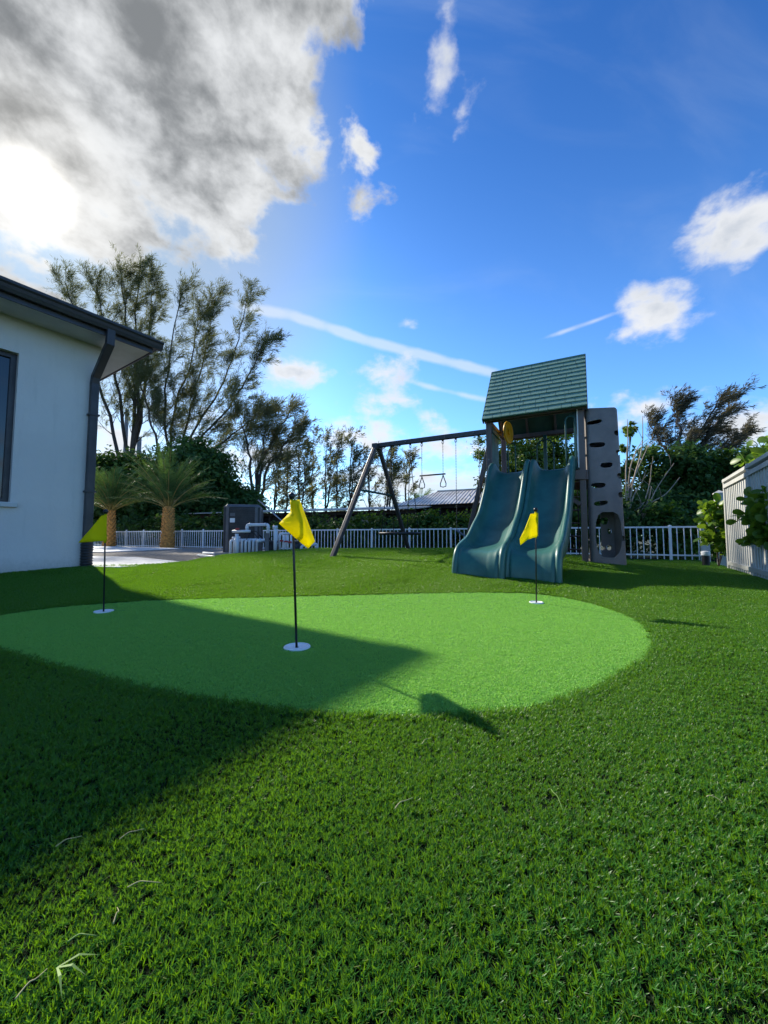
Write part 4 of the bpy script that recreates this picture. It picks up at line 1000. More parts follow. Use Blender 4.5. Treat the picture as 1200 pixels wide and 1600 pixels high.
# ------------------------------------------------------------------ trees and plants
m_bark = mat('grey_brown_bark', (0.085, 0.066, 0.052), (0.05, 0.04, 0.033), rough=0.95, nscale=4, bscale=30, bump=0.8, stretch=(2, 2, .5))
m_needle = leafmat('pine_needles', (0.075, 0.090, 0.052), (0.145, 0.165, 0.088), trans=0.42, rough=0.7, spec=0.15)
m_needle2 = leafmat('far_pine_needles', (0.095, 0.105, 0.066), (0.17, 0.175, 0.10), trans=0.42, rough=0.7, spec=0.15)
m_needle3 = leafmat('brown_pine_needles', (0.065, 0.062, 0.044), (0.115, 0.105, 0.070), trans=0.25, rough=0.7, spec=0.15)
m_leaf_dark = leafmat('dark_glossy_leaves', (0.034, 0.080, 0.022), (0.085, 0.170, 0.040), trans=0.36, rough=0.58, spec=0.25)
m_leaf_mid = leafmat('green_glossy_leaves', (0.030, 0.085, 0.016), (0.090, 0.185, 0.034), trans=0.48, rough=0.5, spec=0.28)
m_leaf_light = leafmat('yellow_green_leaves', (0.065, 0.13, 0.02), (0.16, 0.25, 0.035), trans=0.45, rough=0.4, spec=0.4)
m_clusia = leafmat('broad_clusia_leaves', (0.06, 0.15, 0.016), (0.16, 0.28, 0.035), trans=0.5, rough=0.38, spec=0.4)
m_palm = leafmat('palm_leaflets', (0.045, 0.105, 0.034), (0.095, 0.18, 0.058), trans=0.35, rough=0.55, spec=0.25)
m_rachis = mat('palm_stalk', (0.32, 0.26, 0.07), (0.26, 0.2, 0.05), rough=0.5, bump=0)
m_twig = mat('pale_dry_twig', (0.42, 0.34, 0.26), (0.30, 0.24, 0.18), rough=0.8, bump=0.1)

def unit(a): return a / (np.linalg.norm(a, axis=-1, keepdims=True) + 1e-9)
def needles(P, D, n, L, nl, nw, rng, droop=.15, wind=(0, 0, 0)):
    """plumes: axes at P along D (k,3), n needles each -> V, F (triangles)"""
    k = len(P); t = rng.uniform(0.0, 1.0, (k, n, 1)); Ls = L * rng.uniform(.6, 1.25, (k, 1, 1))
    base = P[:, None, :] + D[:, None, :] * t * Ls + rng.normal(0, .035, (k, n, 3)) * Ls
    base[..., 2] -= (droop * t * t * Ls)[..., 0]
    d = unit(D[:, None, :] + rng.normal(0, .55, (k, n, 3)) + np.array(wind)[None, None, :]); ln = nl * rng.uniform(.6, 1.3, (k, n, 1))
    tip = base + d * ln; tip[..., 2] -= .12 * ln[..., 0]
    s = unit(np.cross(d, rng.normal(0, 1, (k, n, 3)))) * nw * rng.uniform(.6, 1.3, (k, n, 1)); mid = base * .45 + tip * .55
    V = np.stack([base, mid + s, tip, mid - s], 2).reshape(-1, 3); F = np.arange(len(V)).reshape(-1, 4)
    return V, F
def casuarina(label, stems, seed, r0=.28, nbr=16, brl=3.2, pl=1.8, nn=26, nl=.62, nw=.021, mat_=None, wind=(.35, 0, .05), start=.28, pper=7, group='feathery pines beyond the fence', name='pine_tree', up=.5):
    rng = np.random.default_rng(seed); b0 = stems[0][0]; root = thing(name, (b0[0], b0[1], b0[2]), label, 'tree', group)
    tr_ = MB(); PP, DD = [], []
    for si, st in enumerate(stems):
        st = spline(st, 5, closed=False); m_ = len(st); st[1:-1] += rng.normal(0, .08, (m_ - 2, 3)); rr_ = np.linspace(r0 * (1 if si == 0 else .75), .03, m_)
        tr_.tube(st, list(rr_), 6); Hs = np.linalg.norm(st[-1] - st[0])
        for j in range(nbr):
            f = start + (1 - start) * (j + rng.uniform(0, 1)) / nbr; i = min(m_ - 2, int(f * (m_ - 1))); p = st[i] + (st[i + 1] - st[i]) * (f * (m_ - 1) - i)
            ax = unit(st[i + 1] - st[i]); a = rng.uniform(0, 2 * math.pi); side = np.array([math.cos(a), math.sin(a) * .8, 0]); side = side - ax * side.dot(ax)
            d = unit(ax * rng.uniform(.55, 1.0) + side * rng.uniform(.5, 1.0) + np.array(wind) * .5 + np.array([0, 0, .12])); L = brl * (1.05 - f * .65) * rng.uniform(.5, 1.2)
            q = [p, p + d * L * .35 + rng.normal(0, .06, 3), p + d * L * .7 + np.array([0, 0, .06 * L]) + np.array(wind) * .06 * L, p + d * L + np.array([0, 0, .16 * L]) + np.array(wind) * .18 * L]
            rb_ = max(.016, rr_[i] * .30); tr_.tube(q, [rb_, rb_ * .75, rb_ * .5, .008], 4, caps=False)
            for _ in range(pper):
                t = rng.uniform(.25, 1.0); k = min(2, int(t * 3)); pt = np.array(q[k]) + (np.array(q[k + 1]) - np.array(q[k])) * (t * 3 - k)
                PP.append(pt); DD.append(unit(d * .7 + rng.normal(0, .45, 3) + np.array([0, 0, up]) + np.array(wind)))
        for _ in range(5): PP.append(st[-1] - (st[-1] - st[-3]) * rng.uniform(0, 1)); DD.append(unit(unit(st[-1] - st[-3]) + rng.normal(0, .3, 3) + np.array(wind) * .6))
    tr_.build('trunk', m_bark, root, smooth=True, fix=False)
    V, F = needles(np.array(PP), np.array(DD), nn, pl, nl, nw, rng, .15, wind)
    arr_mesh('crown', V, F, mat_ or m_needle, root)
    return root
def px_stems(L, Y, seed, spread=2.5):
    rng = random.Random(seed); out = []
    for i, st in enumerate(L):
        dy = rng.uniform(-spread, spread) if i else 0.0; n_ = len(st) - 1
        out.append([tuple(at(px, py, Y + dy * (k / n_))) for k, (px, py) in enumerate(st)])
    return out
casuarina('tallest feathery pine with its reddish top beside the house gutter', px_stems([[(203, 842), (206, 700), (214, 610), (212, 510), (219, 415)], [(203, 760), (190, 640), (168, 530), (150, 445)], [(205, 720), (226, 610), (234, 510), (236, 440)], [(203, 780), (170, 650), (128, 520), (101, 440)], [(204, 740), (215, 620), (196, 500), (190, 430)]], 43, 1), 11, r0=.30, nbr=28, brl=3.4, pper=7, nn=38, start=.25)
casuarina('wide feathery pine fanning its limbs towards the right', px_stems([[(268, 842), (262, 720), (258, 640), (264, 560), (283, 450)], [(270, 790), (285, 690), (303, 620), (322, 540), (338, 462)], [(272, 780), (300, 680), (343, 610), (372, 530), (386, 460)], [(272, 770), (310, 690), (355, 640), (392, 580), (414, 535)], [(268, 770), (242, 680), (225, 620), (214, 570)], [(272, 780), (320, 715), (375, 670), (415, 640)], [(268, 760), (270, 650), (300, 560), (312, 480)]], 40, 2), 12, r0=.19, nbr=26, brl=3.3, pper=7, nn=38, start=.2)
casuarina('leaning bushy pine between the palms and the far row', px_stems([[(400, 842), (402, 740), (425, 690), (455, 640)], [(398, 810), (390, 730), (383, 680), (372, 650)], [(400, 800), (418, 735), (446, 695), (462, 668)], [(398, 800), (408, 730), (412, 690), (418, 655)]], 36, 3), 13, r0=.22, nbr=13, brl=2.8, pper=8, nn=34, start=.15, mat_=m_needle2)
far = [(428, 690, 3.4), (447, 684, 3), (468, 678, 2.8), (490, 674, 2.8), (509, 682, 2.6), (527, 690, 2.4), (545, 686, 2.4), (578, 712, 3.0), (606, 706, 3.0), (632, 716, 2.8)]
ords = ['first', 'second', 'third', 'fourth', 'fifth', 'sixth', 'seventh', 'eighth', 'ninth', 'tenth']
rngf = random.Random(8)
for i, (px, py, sp_) in enumerate(far):
    Y = 58 + rngf.uniform(-4, 4); j = rngf.uniform(-4, 4)
    st = [[(px, 842), (px + j * .3, 790), (px + j, 740), (px + j * .6 + 2, py)]]
    if i % 2 == 0: st.append([(px + 1, 800), (px + 6, 760), (px + 9, py + 28)])
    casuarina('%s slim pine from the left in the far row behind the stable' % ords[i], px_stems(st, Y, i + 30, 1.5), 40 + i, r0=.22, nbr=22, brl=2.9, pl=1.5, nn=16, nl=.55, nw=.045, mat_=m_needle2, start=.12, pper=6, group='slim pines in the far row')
casuarina('windswept brown feathery pine above the hedge on the right', px_stems([[(1072, 842), (1074, 720), (1090, 680), (1120, 630)], [(1072, 760), (1066, 700), (1058, 660), (1055, 636)], [(1074, 760), (1092, 700), (1115, 670), (1145, 622)], [(1074, 760), (1100, 720), (1130, 700), (1158, 682)], [(1072, 760), (1050, 715), (1030, 690), (1015, 660)]], 27, 5), 15, r0=.22, nbr=15, brl=2.0, pl=1.1, nn=24, nl=.42, nw=.024, mat_=m_needle3, wind=(.75, 0, .2), start=.2, pper=9)

def leaves(C, Rr, n, size, rng, asp=.5, upb=.5, shell=.55, clump=.22, nclump=60):
    """leaf diamonds clumped through ellipsoids C (centres) of radii Rr"""
    C = np.array(C, float); Rr = np.array(Rr, float); vol = Rr.prod(1); pick = rng.choice(len(C), nclump, p=vol / vol.sum())
    d = unit(rng.normal(0, 1, (nclump, 3))); rad = shell + (1 - shell) * rng.uniform(0, 1, (nclump, 1)) ** .6; rad[rng.uniform(0, 1, nclump) < .25] *= .6
    cc_ = C[pick] + d * rad * Rr[pick]; who = rng.integers(0, nclump, n); sc_ = Rr[pick].mean(1)[who][:, None] * clump
    p = cc_[who] + rng.normal(0, 1, (n, 3)) * sc_ * np.array([1, 1, .75]); out = d[who]
    nrm = unit(out * .7 + rng.normal(0, .6, (n, 3)) + np.array([0, 0, upb])); ax = unit(np.cross(nrm, rng.normal(0, 1, (n, 3)))); sd_ = np.cross(nrm, ax)
    L = size * rng.uniform(.6, 1.3, (n, 1)); w = L * asp
    V = np.stack([p - ax * L * .5, p + sd_ * w * .5 + nrm * L * .08, p + ax * L * .5 - nrm * L * .06, p - sd_ * w * .5 + nrm * L * .08], 1).reshape(-1, 3)
    return V, np.arange(len(V)).reshape(-1, 4)
def leafy(label, base_, C, Rr, n, size, m_, seed, name='leafy_tree', cat='tree', group=None, trunk_r=.12, nclump=80, clump=.22, asp=.5, bark=None, shell=.55, limbs=True):
    rng = np.random.default_rng(seed); b = Vector(base_); root = thing(name, b, label, cat, group)
    C = [tuple(c) for c in C]; t_ = MB(); top_ = Vector(C[0])
    if limbs:
        for c, r_ in zip(C, Rr):
            c = Vector(c); mid = b.lerp(c, .5) + Vector((rng.normal(0, .1), rng.normal(0, .1), 0)) * r_[0]; mid.x = b.x * .6 + c.x * .4; mid.y = b.y * .6 + c.y * .4
            t_.tube([b - ZZ * .1, mid, c], [trunk_r, trunk_r * .7, trunk_r * .3], 7)
            for _ in range(6):
                e = c + Vector(tuple(unit(rng.normal(0, 1, 3)) * np.array(r_) * .85)); t_.tube([mid.lerp(c, .7), c.lerp(e, .45) + ZZ * .05, e], [trunk_r * .32, trunk_r * .2, trunk_r * .06], 5, caps=False)
        t_.build('trunk', bark or m_bark, root, smooth=True, fix=False)
    V, F = leaves(C, Rr, n, size, rng, asp, clump=clump, nclump=nclump, shell=shell)
    ok = V[:, 2].reshape(-1, 4).min(1) > b.z + .01; V = V.reshape(-1, 4, 3)[ok].reshape(-1, 3); F = np.arange(len(V)).reshape(-1, 4)
    arr_mesh('crown', V, F, m_, root)
    return root
def pxblob(px, py, rx, ry, Y, dr=None):
    c = at(px, py, Y); s = Y / 600.; return tuple(c), (rx * s, (dr or rx * s * .8), ry * s)
def leafy_px(label, base_px, Y, blobs, n, size, m_, seed, **kw):
    bl_ = [pxblob(*b) for b in blobs]; b = at(base_px, 838, Y); leafy(label, (b.x, b.y, 0.0), [x[0] for x in bl_], [x[1] for x in bl_], n, size, m_, seed, **kw)
# dark mass behind the palms
leafy_px('dense dark tree behind the taller palm', 290, 27, [(300, 735, 60, 42, 27), (262, 775, 60, 50, 26.5), (330, 790, 45, 45, 27)], 26000, .34, m_leaf_dark, 21, nclump=170, group='dark trees behind the palms')
leafy_px('dense dark tree behind the shorter palm beside the house', 180, 28, [(185, 745, 55, 38, 28), (165, 790, 60, 45, 27.5), (215, 785, 50, 45, 28)], 24000, .34, m_leaf_dark, 22, nclump=160, group='dark trees behind the palms')
leafy_px('low dark tree behind the heat pump', 372, 27.5, [(372, 800, 38, 36, 27.5), (350, 770, 30, 30, 28)], 9000, .32, m_leaf_dark, 23, nclump=80, group='dark trees behind the palms')
# hedge shrubs behind the fence, each one its own
hs = [(-7.6, 1.15), (-6.4, 1.05), (-5.2, 1.3), (-4.0, 1.5), (-2.7, 1.35), (-1.4, 1.6), (-.1, 1.5), (1.2, 1.7), (2.5, 1.6), (3.8, 1.9), (5.1, 2.3), (6.3, 2.2), (7.5, 1.9), (8.8, 1.7)]
for i, (t, h) in enumerate(hs):
    p = fence_pt(t) + FV * 1.05
    leafy('%s glossy hedge shrub from the left behind the low fence' % (ords + ['eleventh', 'twelfth', 'thirteenth', 'fourteenth'])[i], (p.x, p.y, .0), [(p.x, p.y, h * .5), (p.x + .3, p.y + .1, h * .72), (p.x - .35, p.y, h * .68)], [(.75, .6, h * .48), (.5, .45, h * .34), (.5, .45, h * .32)], 2600, .15, m_leaf_mid if i % 3 else m_leaf_dark, 60 + i, name='hedge_shrub', cat='shrub', group='hedge behind the low fence', trunk_r=.04, nclump=60, clump=.25, asp=.55)
for i, t in enumerate((-20.2, -18.6, -17.0, -15.5, -14.0, -12.5, -11.0, -9.6)):
    p = fence_pt(t) + FV * 1.6; h = 1.7 + .25 * math.sin(i * 2.1)
    leafy('%s dark hedge shrub from the left behind the fence by the palms' % ords[i], (p.x, p.y, .0), [(p.x, p.y, h * .45), (p.x + .5, p.y + .1, h * .66), (p.x - .5, p.y, h * .62)], [(1.1, .8, h * .46), (.7, .6, h * .36), (.7, .6, h * .34)], 2400, .24, m_leaf_dark, 90 + i, name='hedge_shrub', cat='shrub', group='dark hedge behind the palms', trunk_r=.05, nclump=60, clump=.28, asp=.55)
# trees right of centre
leafy_px('loose yellow green tree behind the play tower', 838, 14.8, [(830, 712, 58, 52, 14.8), (772, 715, 30, 45, 15.2), (880, 735, 42, 40, 14.6), (800, 765, 48, 45, 15), (868, 672, 30, 22, 14.8)], 17000, .15, m_leaf_light, 24, nclump=150, clump=.16, trunk_r=.12)
leafy_px('tall leafy vine covered hedge between slides and climbing wall', 893, 12.8, [(893, 790, 32, 46, 12.8), (870, 800, 26, 40, 12.9), (925, 790, 26, 50, 12.8)], 8000, .12, m_leaf_mid, 25, name='hedge_tree', cat='hedge', nclump=90, trunk_r=.06)
leafy_px('broad dark glossy tree behind the bare shrub', 1035, 14.2, [(1045, 740, 62, 44, 14.2), (1095, 765, 55, 52, 14.4), (1000, 775, 42, 55, 14), (1060, 800, 75, 40, 14)], 26000, .20, m_leaf_dark, 26, nclump=190, clump=.17, asp=.45)
leafy_px('sunlit green tree showing over the tall fence', 1165, 13.5, [(1165, 728, 38, 26, 13.5), (1200, 745, 40, 40, 13.2), (1130, 760, 32, 26, 13.8)], 8000, .20, m_leaf_mid, 27, nclump=80)
leafy_px('small yellow flowering tree just right of the climbing wall top', 984, 12.6, [(984, 672, 10, 14, 12.6), (979, 700, 9, 16, 12.7), (982, 735, 11, 20, 12.6)], 1500, .12, m_leaf_light, 28, nclump=24, trunk_r=.03)

# bare shrub, pale twigs
b = at(984, 866, 11.6); bare = thing('bare_shrub', b, 'leafless pale twiggy shrub beside the climbing wall', 'shrub')
tw = MB(); rngb = random.Random(4)
TW = [[(984, 868), (980, 800), (978, 740), (981, 690), (980, 655)], [(981, 800), (990, 750), (1003, 700), (1004, 650)], [(984, 760), (1000, 725), (1014, 694)], [(984, 800), (1003, 790), (1014, 760), (1018, 727)], [(985, 838), (1010, 795), (1028, 760), (1053, 724)], [(986, 830), (1012, 790), (1040, 772), (1062, 746)], [(981, 780), (985, 730), (997, 698)], [(983, 800), (990, 775), (1002, 755), (1008, 740)], [(984, 845), (996, 806), (1012, 785), (1018, 760)], [(985, 850), (994, 828), (1004, 812), (1010, 800)]]
for i, st in enumerate(TW):
    dy = rngb.uniform(-.5, .5); pts = [tuple(at(px, py, 11.6 + dy * k / len(st))) for k, (px, py) in enumerate(st)]; sp_ = spline(pts, 4, closed=False)
    tw.tube(sp_, list(np.linspace(.032 if i < 2 else .024, .008, len(sp_))), 6)
    for _ in range(3):
        k = rngb.randrange(len(sp_) // 3, len(sp_)); e = Vector(sp_[k]) + Vector((rngb.uniform(-.25, .3), rngb.uniform(-.2, .2), rngb.uniform(.15, .5))); tw.tube([sp_[k], Vector(sp_[k]).lerp(e, .5) + Vector((.02, 0, .03)), e], [.009, .007, .004], 4)
tw.build('twig', m_twig, bare, smooth=True, fix=False)

# broad-leaved shrubs at the tall fence: every leaf a part
def leaf_mesh(L, w, name='leaf'):
    pr = [(-.5, .05), (-.38, .5), (-.15, .92), (.12, 1.0), (.34, .78), (.47, .35), (.5, .05)]; v, f = [], []
    for t, k in pr: v += [(t * L, -k * w / 2, .10 * w * k - .12 * L * t * t), (t * L, 0, -.12 * L * t * t), (t * L, k * w / 2, .10 * w * k - .12 * L * t * t)]
    for i in range(len(pr) - 1):
        a = i * 3; f += [(a, a + 3, a + 4, a + 1), (a + 1, a + 4, a + 5, a + 2)]
    me = MB().add(v, f).mesh(name); me.materials.append(m_clusia); me.shade_smooth(); return me
LM = [leaf_mesh(.17, .11), leaf_mesh(.14, .10), leaf_mesh(.20, .12)]
def broad(label, base_, stems, seed, per, name='broadleaf_shrub', spread=.14, scale=1.0):
    rng = random.Random(seed); root = thing(name, base_, label, 'shrub', 'broad leaved shrubs at the tall fence'); s_ = MB()
    for st in stems:
        sp_ = spline([tuple(p) for p in st], 5, closed=False); s_.tube(sp_, list(np.linspace(.009, .004, len(sp_))), 6)
        for i in range(per):
            k = rng.uniform(.25, 1.0) * (len(sp_) - 1); j = min(int(k), len(sp_) - 2); p = Vector(sp_[j]).lerp(Vector(sp_[j + 1]), k - j)
            yaw, pit = rng.uniform(0, 2 * math.pi), rng.uniform(-.7, 1.3); d = Vector((math.cos(yaw) * math.cos(pit), math.sin(yaw) * math.cos(pit), math.sin(pit)))
            o = piece('leaf', rng.choice(LM), root, p + d * spread * rng.uniform(.5, 1.1)); sc = scale * rng.uniform(.75, 1.2); o.scale = (sc, sc, sc); o.rotation_euler = (rng.uniform(-1.5, 1.5), -pit, yaw)
    s_.build('stem', m_bark, root, smooth=True, fix=False)
Q = lambda px, py, Y: at(px, py, Y)
b1 = at(1122, 868, 8.3); b1.z = gz(b1.x, b1.y)
broad('dark broad leaved shrub growing in front of the capped post', b1, [[b1, Q(1120, 840, 8.3), Q(1112, 810, 8.25), Q(1103, 786, 8.2)], [b1, Q(1128, 830, 8.25), Q(1126, 805, 8.2), Q(1122, 782, 8.1)], [b1, Q(1132, 835, 8.2), Q(1138, 812, 8.0), Q(1146, 790, 7.8)], [b1, Q(1128, 845, 8.2), Q(1136, 838, 8.1), Q(1150, 832, 7.9)], [b1, Q(1116, 840, 8.4), Q(1106, 825, 8.5), Q(1098, 806, 8.5)], [b1, Q(1130, 850, 8.1), Q(1133, 860, 7.95), Q(1136, 868, 7.9)], [b1, Q(1136, 845, 8.0), Q(1150, 825, 7.7), Q(1158, 800, 7.4)], [b1, Q(1118, 850, 8.3), Q(1108, 845, 8.2), Q(1102, 838, 8.1)]], 1, 52, scale=1.0)
b2 = Vector((TF(.9, -.35, 0))); b2.z = gz(b2.x, b2.y)
broad('bright broad leaved branch reaching over the tall fence at the right edge', b2, [[b2, Q(1190, 790, 6.7), Q(1188, 730, 6.6), Q(1194, 690, 6.5)], [b2, Q(1196, 760, 6.5), Q(1202, 715, 6.3), Q(1210, 685, 6.2)], [b2, Q(1180, 790, 6.9), Q(1172, 740, 7.0), Q(1160, 715, 7.1)], [b2, Q(1196, 790, 6.6), Q(1184, 735, 6.7), Q(1176, 700, 6.8)]], 2, 36, spread=.16, scale=1.05)
b3 = TF(-.55, .12, 0); b3.z = gz(b3.x, b3.y)
broad('lime green broad leaved shrub in front of the boarded fence', b3, [[b3, Q(1196, 835, 5.55), Q(1185, 812, 5.7), Q(1168, 806, 5.9)], [b3, Q(1198, 825, 5.5), Q(1196, 800, 5.5), Q(1190, 780, 5.6)], [b3, Q(1200, 835, 5.5), Q(1196, 828, 5.5), Q(1180, 835, 5.7)], [b3, Q(1198, 830, 5.5), Q(1180, 805, 5.8), Q(1150, 815, 6.3)], [b3, Q(1205, 810, 5.4), Q(1206, 785, 5.4), Q(1200, 760, 5.5)], [b3, Q(1204, 815, 5.4), Q(1188, 795, 5.7), Q(1168, 778, 6.0)], [b3, Q(1204, 845, 5.4), Q(1190, 850, 5.6), Q(1172, 846, 5.9)]], 3, 42, spread=.14, scale=.95)
b4 = at(1088, 838, 11.0); b4.z = 0.05
leafy('bright green shrub showing through the end of the low fence', b4, [(b4.x, b4.y, .55), (b4.x + .35, b4.y, .8), (b4.x - .4, b4.y, .45)], [(.55, .4, .5), (.4, .35, .45), (.4, .35, .4)], 900, .17, m_clusia, 77, name='hedge_shrub', cat='shrub', trunk_r=.03, nclump=40, asp=.6)

# palms
def frond_mesh(L, arch, seed, nleaf=40):
    rng = random.Random(seed); rach = MB(); lf = []; F = []
    cur = [(L * t * (1 - .10 * arch * t), 0, -arch * L * .42 * t * t) for t in np.linspace(0, 1, 12)]
    rach.tube(cur, list(np.linspace(.024, .006, 12)), 5)
    V = []
    for i in range(nleaf):
        t = .16 + .84 * (i + .5) / nleaf; k = t * 11; j = min(10, int(k)); p = Vector(cur[j]).lerp(Vector(cur[j + 1]), k - j); tg = (Vector(cur[j + 1]) - Vector(cur[j])).normalized()
        ll = .46 * math.sin(math.pi * (t * .80 + .14)) ** .7 * L / 2.6
        for s in (-1, 1):
            up_ = rng.uniform(-.15, .55); d = (tg * rng.uniform(.6, 1.1) + Vector((0, s, 0)) * .80 + ZZ * up_).normalized(); w = .0155 * L / 2.6
            sd_ = d.cross(ZZ).normalized() * w; q = p + d * ll; m2 = p + d * ll * .45; V += [tuple(p), tuple(m2 + sd_), tuple(q - ZZ * .05 * ll), tuple(m2 - sd_)]
    off = len(rach.v); me = bpy.data.meshes.new('frond'); k = len(V) // 4
    me.from_pydata(rach.v + V, [], rach.f + [tuple(off + i * 4 + j for j in range(4)) for i in range(k)]); me.materials.append(m_rachis); me.materials.append(m_palm)
    mi = np.zeros(len(me.polygons), dtype=np.int32); mi[len(rach.f):] = 1; me.polygons.foreach_set('material_index', mi); return me
FM = [frond_mesh(2.7, .80, 1), frond_mesh(2.5, 1.0, 2), frond_mesh(2.9, .62, 3)]
m_boot = mat('orange_brown_palm_trunk', (0.70, 0.34, 0.085), (0.44, 0.21, 0.06), rough=0.85, nscale=9, bscale=40, bump=0.5)
def palm(label, px, Y, th, r0, r1, nf, seed, scale=1.0, group='date palms by the low fence', meshes=None, zb=YZ):
    rng = random.Random(seed); b = at(px, 838, Y); b.z = zb; root = thing('palm_tree', b, label, 'palm', group)
    MB().tube([b - ZZ * .1, b + ZZ * .15, b + ZZ * th * .5, b + ZZ * th], [r0 * 1.1, r0, (r0 + r1) / 2, r1], 16).build('trunk', m_boot, root, smooth=True)
    bt = MB(); rows = int(th / .12)
    for k in range(rows):
        z = .06 + k * .12; r_ = r0 + (r1 - r0) * z / th
        for j in range(8):
            a = 2 * math.pi * (j + (.5 if k % 2 else 0)) / 8 + k * .02; o = Vector((math.cos(a), math.sin(a), 0)); s_ = Vector((-o.y, o.x, 0)); c_ = b + o * r_ + ZZ * z; w = r_ * .33
            w = r_ * .36; bt.add([c_ - s_ * w, c_ - ZZ * .10, c_ + s_ * w, c_ + ZZ * .08 + o * .03, c_ + o * .085 + ZZ * .065], [(0, 1, 4), (1, 2, 4), (2, 3, 4), (3, 0, 4)])
    o = bt.build('leaf_base', m_boot, root, fix=False); o['kind'] = 'stuff'
    for i in range(nf):
        q = i / nf; pit = R(86 - 54 * q ** 1.0 + rng.uniform(-11, 11)); yaw = i * 2.39996 + rng.uniform(-.2, .2); d = Vector((math.cos(yaw), math.sin(yaw), 0))
        o = piece('frond', rng.choice(meshes or FM), root, b + ZZ * (th - .05 + .1 * (1 - q) + rng.uniform(-.04, .04)) + d * r1 * (.25 + .6 * q)); sc = scale * rng.uniform(.85, 1.12); o.scale = (sc, sc, sc); o.rotation_euler = (rng.uniform(-.3, .3), -pit, yaw)
palm('taller date palm with orange trunk left of the heat pump', 262, 18.6, 2.0, .28, .19, 48, 1, 1.0)
palm('date palm with orange trunk half hidden by the house corner', 171, 20.5, 1.95, .26, .17, 44, 2, 1.0)
palm('small yellow green palm rising behind the barn', 655, 29, 2.9, .12, .09, 16, 3, .62, group='palm behind the barn', zb=0)

# ------------------------------------------------------------------ turf
def clump_mesh(name, n, rad, h0, h1, w, seed, m_, lean=.5, curl=.5, thatch=0, m2=None, per=1):
    rng = np.random.default_rng(seed); a = rng.uniform(0, 2 * math.pi, n); r_ = rad * np.sqrt(rng.uniform(0, 1, n))
    if per > 1:      # blades rise in bundles, one bundle for each stitch of the backing
        k_ = (np.arange(n) // per) * per; k_[n - thatch:] = np.arange(n - thatch, n); a, r_ = a[k_], r_[k_]
    p = np.stack([r_ * np.cos(a), r_ * np.sin(a), np.full(n, -.004)], 1)
    az = rng.uniform(0, 2 * math.pi, n); le = rng.uniform(.05, lean, n); h = rng.uniform(h0, h1, n); h[n - thatch:] = rng.uniform(.006, .013, thatch); le[n - thatch:] = rng.uniform(.6, 2.0, thatch); d0 = np.stack([np.cos(az) * le * .5, np.sin(az) * le * .5, np.ones(n)], 1); d0 = unit(d0)
    d1 = unit(np.stack([np.cos(az) * (le + curl * rng.uniform(0, 1, n)), np.sin(az) * (le + curl * rng.uniform(0, 1, n)), np.ones(n) * .9], 1)); sd_ = np.stack([-np.sin(az + rng.normal(0, .8, n)), np.cos(az), np.zeros(n)], 1); sd_ = unit(sd_) * (w * rng.uniform(.7, 1.3, n))[:, None] / 2
    m1 = p + d0 * h[:, None] * .5; tip = m1 + d1 * h[:, None] * .5
    V = np.stack([p - sd_, p + sd_, m1 + sd_ * .9, m1 - sd_ * .9, tip + sd_ * .25, tip - sd_ * .25], 1).reshape(-1, 3); k = np.arange(n)[:, None] * 6
    F = np.concatenate([k + np.array([[0, 1, 2, 3]]), k + np.array([[3, 2, 4, 5]])], 0)
    me = bpy.data.meshes.new(name); V = V.astype(np.float32); F = F.astype(np.int32)
    me.vertices.add(len(V)); me.vertices.foreach_set('co', V.ravel()); me.loops.add(F.size); me.loops.foreach_set('vertex_index', F.ravel()); me.polygons.add(len(F)); me.polygons.foreach_set('loop_start', np.arange(0, F.size, 4, dtype=np.int32)); me.update(calc_edges=True)
    me.materials.append(m_)
    if thatch:
        me.materials.append(m2); mi = np.zeros(2 * n, dtype=np.int32); bl_ = np.arange(2 * n) % n; mi[bl_ >= n - thatch] = 1; me.polygons.foreach_set('material_index', mi)
    return me
def turfmat(name, ca, cb, cc, trans, rough, tcol):
    m, nt, p, out = newmat(name); g_ = nd(nt, 'ShaderNodeNewGeometry'); oi = nd(nt, 'ShaderNodeObjectInfo')
    n = noise_(nt, g_.outputs['Position'], 2.3, 4, 0.6)
    r_ = g_.outputs['Random Per Island']; c = mixc_(nt, r_, c4(ca), c4(cb)); c = mixc_(nt, smooth_(nt, n.outputs['Fac'], .35, .68, 0, .45), c, c4(cc))
    c = mixc_(nt, M_(nt, 'MULTIPLY', smooth_(nt, r_, .955, .97), .6), c, (.20, .19, .075, 1))
    lk(nt, c, p.inputs['Base Color']); p.inputs['Roughness'].default_value = rough; p.inputs['Specular IOR Level'].default_value = .28
    t = nd(nt, 'ShaderNodeBsdfTranslucent'); t.inputs['Color'].default_value = c4(tcol); mx = nd(nt, 'ShaderNodeMixShader'); mx.inputs[0].default_value = trans
    lk(nt, p.outputs[0], mx.inputs[1]); lk(nt, t.outputs[0], mx.inputs[2]); lk(nt, mx.outputs[0], out.inputs[0]); return m
m_blade = turfmat('lawn_blades', (0.020, 0.098, 0.016), (0.066, 0.210, 0.028), (0.036, 0.145, 0.018), .33, .38, (0.27, 0.56, 0.010))
m_thatch = turfmat('turf_thatch', (0.020, 0.040, 0.012), (0.045, 0.060, 0.022), (0.028, 0.045, 0.014), .15, .6, (0.04, 0.07, 0.01))
m_gblade = turfmat('putting_blades', (0.165, 0.38, 0.075), (0.33, 0.60, 0.13), (0.23, 0.48, 0.095), .36, .6, (0.43, 0.84, 0.12))
